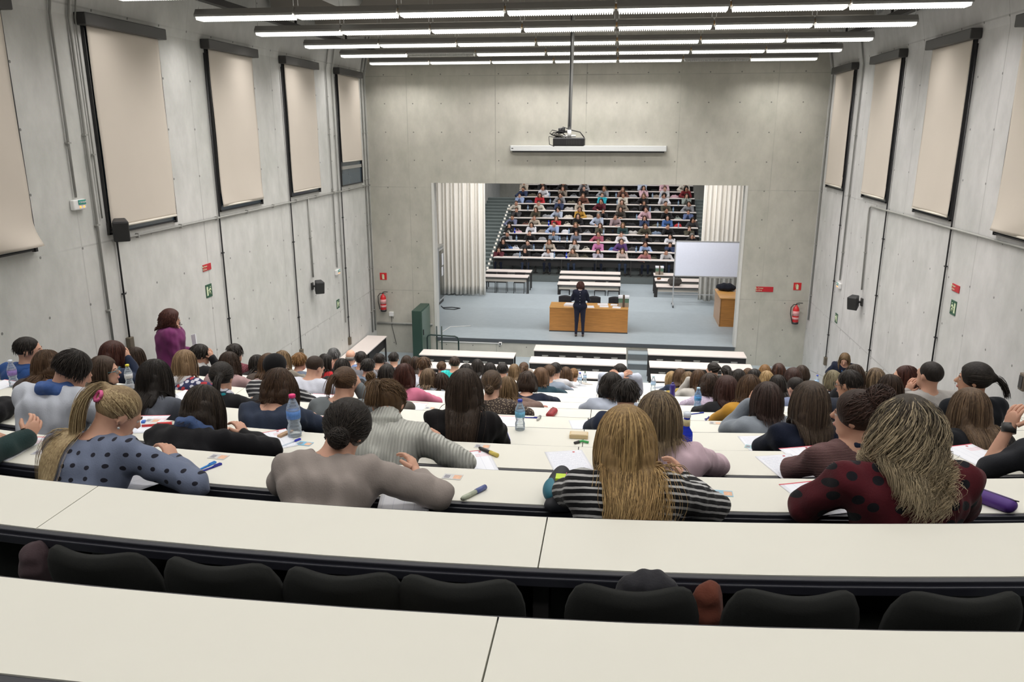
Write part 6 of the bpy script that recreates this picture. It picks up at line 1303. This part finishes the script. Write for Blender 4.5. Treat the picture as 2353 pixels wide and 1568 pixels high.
paper(1308, 1062, 2, 14, 'printed exam text sheet behind the golden blonde hair', 'text'); paper(1808, 1072, 2, 12, 'printed exam text sheet left of the mauve sweater', 'text'); paper(1862, 1052, 2, 12, 'second exam sheet half under the mauve sweater'); paper(628, 1012, 2, 40, 'exam form under the arm of the black cardigan'); paper(1090, 1062, 2, 20, 'exam sheet corner right of the ribbed sweater elbow'); paper(2245, 1048, 2, 12, 'exam form left of the charcoal shirt')
paper(1158, 972, 3, 0, 'exam form with a red header behind the long straight dark hair'); paper(330, 975, 3, 16, 'exam form left of the red chocolate box'); paper(737, 975, 3, 10, 'exam form right of the navy shirt'); paper(1345, 982, 3, 10, 'exam text sheet left of the pink sweater', 'text'); paper(1750, 1025, 3, 4, 'white sheet edge left of the black navy top', 'text'); paper(8, 882, 3, 0, 'exam sheet at the far left beside the bottle')
for u, v, k, la in ((590, 932, 4, 'beside the black jacket, navy shirt side'), (1155, 948, 4, 'behind the blue capped bottle'), (1385, 938, 5, 'in the centre, left of the dark cropped hair'), (948, 938, 5, 'below the rose pink sweater'), (970, 916, 6, 'right of the rose pink sweater'), (730, 918, 5, 'below the white T-shirt'), (570, 880, 6, 'right of the dusty pink sweater'), (430, 905, 5, 'below the flowered jacket'), (205, 893, 4, 'left of the turquoise glasses'), (1568, 921, 7, 'left of the tinted bottle'), (1838, 930, 6, 'right of the blue grey sweater'), (1700, 957, 5, 'left of the mustard sweater'), (2200, 915, 4, 'between the clasped hands and the light brown hair'), (2350, 930, 4, 'at the right edge behind the raised hand'), (1190, 905, 8, 'in front of the navy bob'), (1300, 893, 9, 'centre, left of the clear bottle')): paper(u, v, k, (u * 7) % 17 - 6, 'exam form on the desk, ' + la)
def pen(u, v, k, deg, col, label, L_=.14, clear=False, r=.0045):
    p = on(u, v, k, r); o = thing('pen', label, 'pen', p, radians(deg), 'pens on the desks'); m = plain('pen %.2f %.2f %.2f' % col, col, .35)
    MB().tube([(-L_ * .5, 0, 0), (-L_ * .45, 0, 0), (L_ * .20, 0, 0)], [.001, r, r], 8).build('barrel', M_CLEAR if clear else m, o); MB().tube([(L_ * .18, 0, 0), (L_ * .5, 0, 0)], r * 1.25, 8).box(L_ * .22, -.002, r, L_ * .46, .002, r * 1.9).build('cap', m, o)
for a in ((468, 1075, 1, 70, (.03, .25, .7), 'light blue pen right of the polka dot elbow'), (478, 1078, 1, 62, (.02, .03, .35), 'dark blue pen right of the polka dot elbow'), (668, 1018, 2, 62, (.02, .03, .5), 'clear ballpoint with a blue cap beside the energy bar'), (1163, 1002, 3, -72, (.02, .02, .03), 'black pen left of a blue pen behind the dark hair'), (1168, 1003, 3, -75, (.02, .03, .4), 'blue pen beside the black pen in the centre'), (1582, 1077, 2, 45, (.02, .03, .35), 'dark blue pen held over the glasses case'),
          (1218, 960, 4, 2, (.02, .03, .3), 'dark pen near the hand left of the red case'), (1226, 932, 5, -10, (.03, .2, .5), 'blue felt pen of the coloured row'), (1232, 930, 5, -12, (.2, .6, .1), 'green felt pen of the coloured row'), (1243, 933, 5, -14, (.7, .25, .2), 'red felt pen of the coloured row'), (716, 915, 5, -8, (.03, .03, .4), 'blue pen below the white T-shirt'), (582, 881, 6, 15, (.03, .03, .4), 'blue pen on the paper right of the dusty pink sweater'), (1600, 948, 5, 25, (.03, .06, .4), 'blue pen below the tinted bottle'), (1624, 964, 5, 68, (.03, .03, .25), 'dark blue pen left of the mustard sweater'), (1632, 960, 5, 40, (.02, .02, .15), 'short dark pen beside the dark blue pen'), (1005, 920, 6, -50, (.02, .02, .02), 'black pen left of the long straight dark hair'), (2300, 957, 4, 10, (.02, .02, .03), 'black pen beside the black watch')): pen(*a, clear=('clear' in a[5]))
def marker(u, v, k, deg, c1, c2, label, L_=.14):
    p = on(u, v, k, .011); o = thing('marker_pen', label, 'marker', p, radians(deg), 'markers and correction pens'); MB().tube([(-L_ * .5, 0, 0), (-L_ * .42, 0, 0), (L_ * .1, 0, 0)], [.006, .010, .010], 10).build('barrel', plain('mk %.2f %.2f %.2f' % c1, c1, .35, noise=.3, scale=70), o)
    MB().tube([(L_ * .1, 0, 0), (L_ * .5, 0, 0)], .0115, 10).build('cap', plain('mk %.2f %.2f %.2f' % c2, c2, .35, noise=.3, scale=70), o)
marker(1088, 1133, 1, 58, (.42, .46, .36), (.10, .13, .32), 'grey and blue correction roller on the second cream desk right of the taupe blouse', .15); marker(1122, 1038, 2, -38, (.02, .02, .02), (.60, .48, .10), 'black and yellow marker right of the ribbed sweater', .15); marker(1238, 961, 4, 80, (.5, .5, .48), (.25, .25, .24), 'short grey eraser pen left of the red pencil case', .08)
def card(u, v, k, deg, label, tint):
    p = on(u, v, k, .001); o = thing('identity_card', label, 'card', p, radians(deg), 'identity cards on the desks')
    MB().box(-.043, -.027, 0, .043, .027, .001).build('card', plain('card %.2f %.2f %.2f' % tint, tint, .4, noise=.25, scale=45), o, .0)
    MB().box(-.036, -.018, .001, -.012, .014, .0015).build('photo', plain('card photo', (.30, .30, .34), .5, noise=.7, scale=120), o); MB().box(.005, -.02, .001, .040, .018, .0014).build('printed_area', plain('card print', (.75, .45, .30), .5, noise=.3, scale=60), o)
for a in ((1040, 1096, 1, -4, 'identity card on the second cream desk above the correction roller', (.62, .62, .62)), (502, 1050, 1, -6, 'identity card on the desk seam right of the polka dot sweater', (.62, .62, .62)), (98, 1040, 1, 4, 'identity card right of the green sleeve', (.6, .6, .65)), (1660, 1134, 1, -2, 'yellow and blue card right of the striped elbow', (.30, .55, .70)), (700, 1020, 2, -8, 'blue transport card right of the clear ballpoint', (.20, .50, .72)), (1108, 1026, 2, -3, 'identity card above the black and yellow marker', (.62, .62, .62)), (1728, 1028, 3, -20, 'blue and yellow card left of the black navy top', (.35, .55, .6)), (1642, 969, 5, -5, 'identity card left of the mustard sweater', (.6, .55, .5)), (1325, 1002, 3, 0, 'card lying on the wooden pencil box', (.45, .6, .6)), (1148, 988, 3, -4, 'identity card behind the long dark hair', (.62, .6, .6)), (350, 967, 3, 0, 'identity card above the red chocolate box', (.62, .6, .6)), (988, 938, 5, -4, 'identity card by the desk seam below the rose pink sweater', (.55, .55, .57))): card(*a)
def case(loc, rz, size, mat, label, cat='pencil case', name='pencil_case', zipc=None, group=None):
    o = thing(name, label, cat, loc, rz, group); L_, Wd, Hh = size; V, Q = blob([C_([-L_ / 2 + Hh / 2, 0, Hh / 2], [L_ / 2 - Hh / 2, 0, Hh / 2], Hh / 2, Hh / 2, .01), C_([-L_ / 2 + Hh / 2, Wd * .25, Hh * .42], [L_ / 2 - Hh / 2, Wd * .25, Hh * .42], Hh * .42, Hh * .42, .02), C_([-L_ / 2 + Hh / 2, -Wd * .25, Hh * .42], [L_ / 2 - Hh / 2, -Wd * .25, Hh * .42], Hh * .42, Hh * .42, .02)], None, .005)
    V[:, 2] = np.maximum(V[:, 2], 0); link(bpy.data.objects.new('body', mesh_np('b', V, Q, mat)), o); MB().tube([(-L_ * .4, 0, Hh * 1.0), (L_ * .4, 0, Hh * 1.0)], .003, 6).tube([(L_ * .4, 0, Hh), (L_ * .5, .02, Hh * .9)], .003, 5).build('zip', zipc or M_DARK, o); return o
case(on(1268, 954, 4), radians(78), (.17, .06, .045), plain('red case cloth', (.30, .02, .025), .6, noise=.2), 'small dark red pencil case in the centre')
case(on(2272, 1158, 1), radians(-48), (.20, .07, .05), plain('violet case cloth', (.07, .02, .20), .6, noise=.15), 'violet pencil case right of the burgundy blouse')
o = thing('pencil_pouch', 'dark teal and black pencil pouch with a lime tag left of the golden blonde hair', 'pencil case', on(1282, 1150, 1), 0)
V, Q = blob([E_([0, 0, .05], np.eye(3), [.055, .10, .055], .03), E_([.01, .07, .07], np.eye(3), [.04, .06, .05], .03), C_([-.02, -.09, .02], [.04, -.09, .02], .03, .02, .02)], None, .005, zmin=0); link(bpy.data.objects.new('body', mesh_np('b', V, Q, plain('black nylon', (.02, .022, .03), .6))), o)
V, Q = blob([E_([-.02, -.02, .055], np.eye(3), [.042, .075, .045], .02)], None, .005, zmin=0); link(bpy.data.objects.new('side_panel', mesh_np('b', V + [0, 0, .001], Q, plain('teal nylon', (.03, .17, .24), .6))), o)
MB().box(-.01, -.03, .10, .03, .02, .112).build('tag', plain('lime plastic', (.55, .75, .05), .5), o); MB().box(.03, .0, .098, .045, .04, .108).build('pen_end', plain('pink plastic', (.8, .1, .3), .5), o)
o = thing('chocolate_box', 'white and red snack box left of the black cardigan', 'snack box', on(362, 978, 3), radians(18)); MB().box(-.085, -.018, 0, .085, .018, .018).build('box', plain('snack box white', (.7, .7, .68), .4, noise=.2, scale=50), o, .003); MB().box(-.083, -.0185, .001, .087, -.0175, .017).box(-.0, -.018, .0182, .085, .0, .0188).build('red_band', M_RED, o)
MB().box(-.09, .0, .018, -.07, .03, .03).build('blue_flap', plain('blue plastic', (.03, .15, .6), .4), o)
o = thing('energy_bar', 'half unwrapped energy bar beside the pink capped bottle', 'snack', on(655, 1000, 2), radians(70)); MB().box(-.05, -.016, 0, .03, .016, .016).build('wrapper', plain('bar wrapper', (.45, .28, .16), .35, noise=.6, scale=60), o, .005); MB().box(.03, -.011, .002, .06, .011, .013).build('bar', plain('biscuit', (.5, .27, .12), .7), o, .003)
o = thing('red_clip_case', 'bright red plastic sharpener case right of the cobalt bottle', 'sharpener', on(1604, 1046, 2), radians(12)); MB().box(-.022, -.03, 0, .022, .03, .026).build('case', plain('bright red plastic', (.7, .02, .015), .35), o, .006); MB().box(-.012, -.02, .026, .012, .02, .027).build('label', M_WHITEP, o)
o = thing('glasses_case', 'grey metal glasses case with folded glasses on top beside the cobalt bottle', 'glasses case', on(1603, 1070, 2), radians(-52)); MB().tube([(-.08, 0, .02), (-.076, 0, .02), (.076, 0, .02), (.08, 0, .02)], [.012, .024, .024, .012], 14).build('case', plain('gunmetal', (.13, .13, .13), .3, .4), o)
mb = MB()
for sx in (-1, 1): mb.tube([(sx * .026 + .02 * cos(a) + .02, .02 * sin(a), .045) for a in np.linspace(0, 6.28, 13)], .0018, 5)
mb.tube([(-.05 + .02, 0, .045), (-.04, .04, .04)], .0015, 5).build('glasses_frame', M_BLACKP, o)
o = thing('wooden_box', 'small pale wooden pencil box left of the golden blonde head', 'box', on(1330, 1005, 3), 0); MB().box(-.06, -.035, 0, .06, .035, .028).build('box', plain('pale wood', (.62, .47, .27), .5, noise=.1), o, .004); MB().box(-.05, -.03, .028, .05, .03, .03).build('lid', plain('pale wood lid', (.66, .55, .38), .5), o)
o = thing('green_clip', 'green and black clip with small keys below the wooden pencil box', 'keys', on(1338, 1019, 3), 0); MB().tube([(-.04, -.01, .008), (0, .01, .012), (.04, 0, .008)], .008, 6).build('clip', plain('green plastic', (.05, .4, .1), .4), o); MB().tube([(-.05, -.02, .006), (-.02, .0, .01)], .01, 6).build('key', M_DARK, o)
for n, (u, v, lab, c) in enumerate(((1829, 1149, 'small violet and white eraser left of the large exam form', (.35, .28, .65)), (1848, 1163, 'crumpled pale sweet wrapper beside the violet eraser', (.62, .58, .56)))):
    o = thing('eraser' if n == 0 else 'sweet_wrapper', lab, 'eraser' if n == 0 else 'wrapper', on(u, v, 1), radians(65)); 
    if n == 0: MB().box(-.028, -.011, 0, .028, .011, .011).build('eraser', plain('eraser', c, .6, noise=.5, scale=60), o, .003); MB().box(-.012, -.0115, -.0005, .012, .0115, .0115).build('sleeve', M_WHITEP, o)
    else:
        V, Q = blob([E_([.012 * i - .02, .006 * (-1) ** i, .008], np.array(Matrix.Rotation(i * 1.1, 3, 'X')), [.014, .012, .006], .004) for i in range(4)], None, .0025, zmin=0); link(bpy.data.objects.new('foil', mesh_np('f', V, Q, plain('foil', c, .3, noise=.4, scale=90))), o)
lump('bag', 'black cloth bag at the left picture edge on the fourth desk', 'bag', on(-12, 965, 2), (.22, .2, .14), P(BLK), 5, straps=False)
# papers and bundles on the teacher desk, bags on the stage
for n, (u, v, w, h, dz, la) in enumerate(((1308, 702, .26, .30, .05, 'thick pile of papers left of the standing person'), (1357, 706, .2, .28, .01, 'paper right beside the standing person'), (1385, 699, .30, .2, .02, 'pile at the back of the desk'), (1388, 705, .26, .2, .012, 'pile of loose sheets in the middle right'), (1411, 699, .2, .2, .012, 'sheets beside the bundle, back'), (1417, 707, .24, .24, .01, 'sheets beside the bundle, front'))):
    p = atZ(u, v, ZS + .74); o = thing('paper_stack', 'white papers on the orange teacher desk, ' + la, 'papers', (p[0], min(max(p[1], 22.75), 23.1), ZS + .74), radians((n * 37) % 20 - 10), 'papers on the teacher desk'); MB().box(-w / 2, -h / 2, 0, w / 2, h / 2, dz).build('sheets', M_PAPER, o)
def bundle(loc, label):
    o = thing('paper_bundle', label, 'parcel', loc); MB().box(-.15, -.11, 0, .15, .11, .13).build('lower_stack', plain('brown papers', (.35, .30, .24), .7, noise=.2), o, .004); MB().box(-.15, -.11, .13, .15, .11, .26).build('upper_stack', plain('green wrapped papers', (.12, .22, .15), .6, noise=.3), o, .004); MB().box(-.16, -.12, .26, .16, .12, .32).build('top_sheets', M_PAPER, o, .004); MB().box(-.03, -.122, 0, .03, .122, .322).build('strap', plain('brown strap', (.10, .07, .05), .7), o)
bundle((.27, 22.95, ZS + .74), 'strapped bundle of exam papers on the right end of the orange teacher desk')
bundle((1.72, 31.3, ZF + .74), 'strapped bundle of exam papers on the far right table before the seating')
lump('handbag', 'grey brown crumpled handbag on the far right table before the seating', 'bag', (2.2, 29.0, ZF + .74), (.46, .26, .34), P((.07, .065, .06)), 12)
lump('coat', 'black coat rolled on the orange side desk by the whiteboard', 'coat', (3.42, 24.98, ZS + .89), (.62, .34, .24), P((.012, .014, .022)), 15, straps=False)
lump('handbag', 'dark blue handbag with a strap on the orange side desk', 'bag', (3.82, 24.15, ZS + .89), (.24, .24, .34), P((.02, .022, .03)), 17)
o = thing('fruit_bag', 'brown roll in a white napkin on the middle far right table', 'food', (1.65, 30.1, ZF + .74)); V, Q = blob([E_([0, 0, .05], np.eye(3), [.08, .06, .05])], None, .01, zmin=0); link(bpy.data.objects.new('roll', mesh_np('r', V, Q, plain('crust', (.25, .10, .04), .6, noise=.3))), o); MB().box(-.02, -.12, 0, .2, .1, .01).build('napkin', M_PAPER, o)
# coats under the near desks
for u, v, c, la, sz in ((1035, 1375, (.22, .23, .24), 'grey knitted coat sleeve hanging from a seat between the two nearest rows', (.10, .10, .24)), (900, 1345, (.55, .36, .02), 'yellow cloth hanging beside a black seat back', (.035, .04, .22)), (1640, 1395, (.13, .04, .025), 'brown leather bag strap bundle beside a black seat back', (.06, .06, .2)), (1500, 1345, (.03, .03, .035), 'dark striped coat behind the black seat backs', (.16, .08, .12)), (20, 1280, (.06, .04, .045), 'dark mauve coat at the left edge behind the seats', (.07, .08, .16))):
    p = atY(u, v, 1.95); lump('hanging_coat', la, 'coat', (p[0], p[1] - (.2 if u in (1035, 900) else -.12), p[2] - sz[2] * .6 - .08), sz, P(c, 'rib' if u == 1035 else 'plain'), int(u), 'coats left on the near seats', straps=False)

# ---------------------------------------------------------------- lift everything so the flat hall floor is at height 0
for o in list(SC.objects):
    if o.parent is None: o.location.z += EYE
import OpenImageIO as oiio, numpy as np
im=oiio.ImageBuf('/workdir/render_main.png').get_pixels(oiio.UINT8)[:,:,:3].astype(int)
s=im.shape[1]/2353
T={'near desk':(1700,1520,(216,213,208)),'desk0':(1150,1250,(232,234,222)),'desk1R':(1700,1150,(230,226,212)),'table':(1330,803,(242,226,222)),'L wall':(350,620,(183,184,176)),'L upper':(130,300,(150,146,142)),'L upwall':(420,60,(112,104,96)),'L low':(120,720,(160,158,154)),'front mid':(1050,250,(165,160,143)),'front top':(1100,170,(118,108,94)),'front low':(930,520,(168,166,152)),'front lowR':(1780,560,(165,164,150)),'stage':(1130,740,(163,172,182)),'R wall':(2060,700,(186,184,184)),'R up':(2280,250,(165,163,155)),'blind2':(310,300,(168,158,145)),'blind2b':(340,480,(186,178,164)),'blind4':(700,300,(198,184,174)),'curtain':(1050,550,(185,180,172)),'ceil':(1000,45,(95,88,78)),'board':(1630,590,(187,192,210)),'lectern':(1380,740,(160,98,45)),'tier floor aisle':(1462,865,(150,160,168)),'farfloor':(1470,665,(140,155,165))}
for n,(u,v,t) in T.items():
    x,y=int(u*s),int(v*s); p=im[max(y-2,0):y+3,x-2:x+3].mean((0,1)).round().astype(int)
    l=lambda c:np.mean((np.array(c)/255)**2.2)
    print(f'{n:16s} ours {p.tolist()} target~ {t} lin ratio {l(t)/max(l(p),1e-4):.2f}')
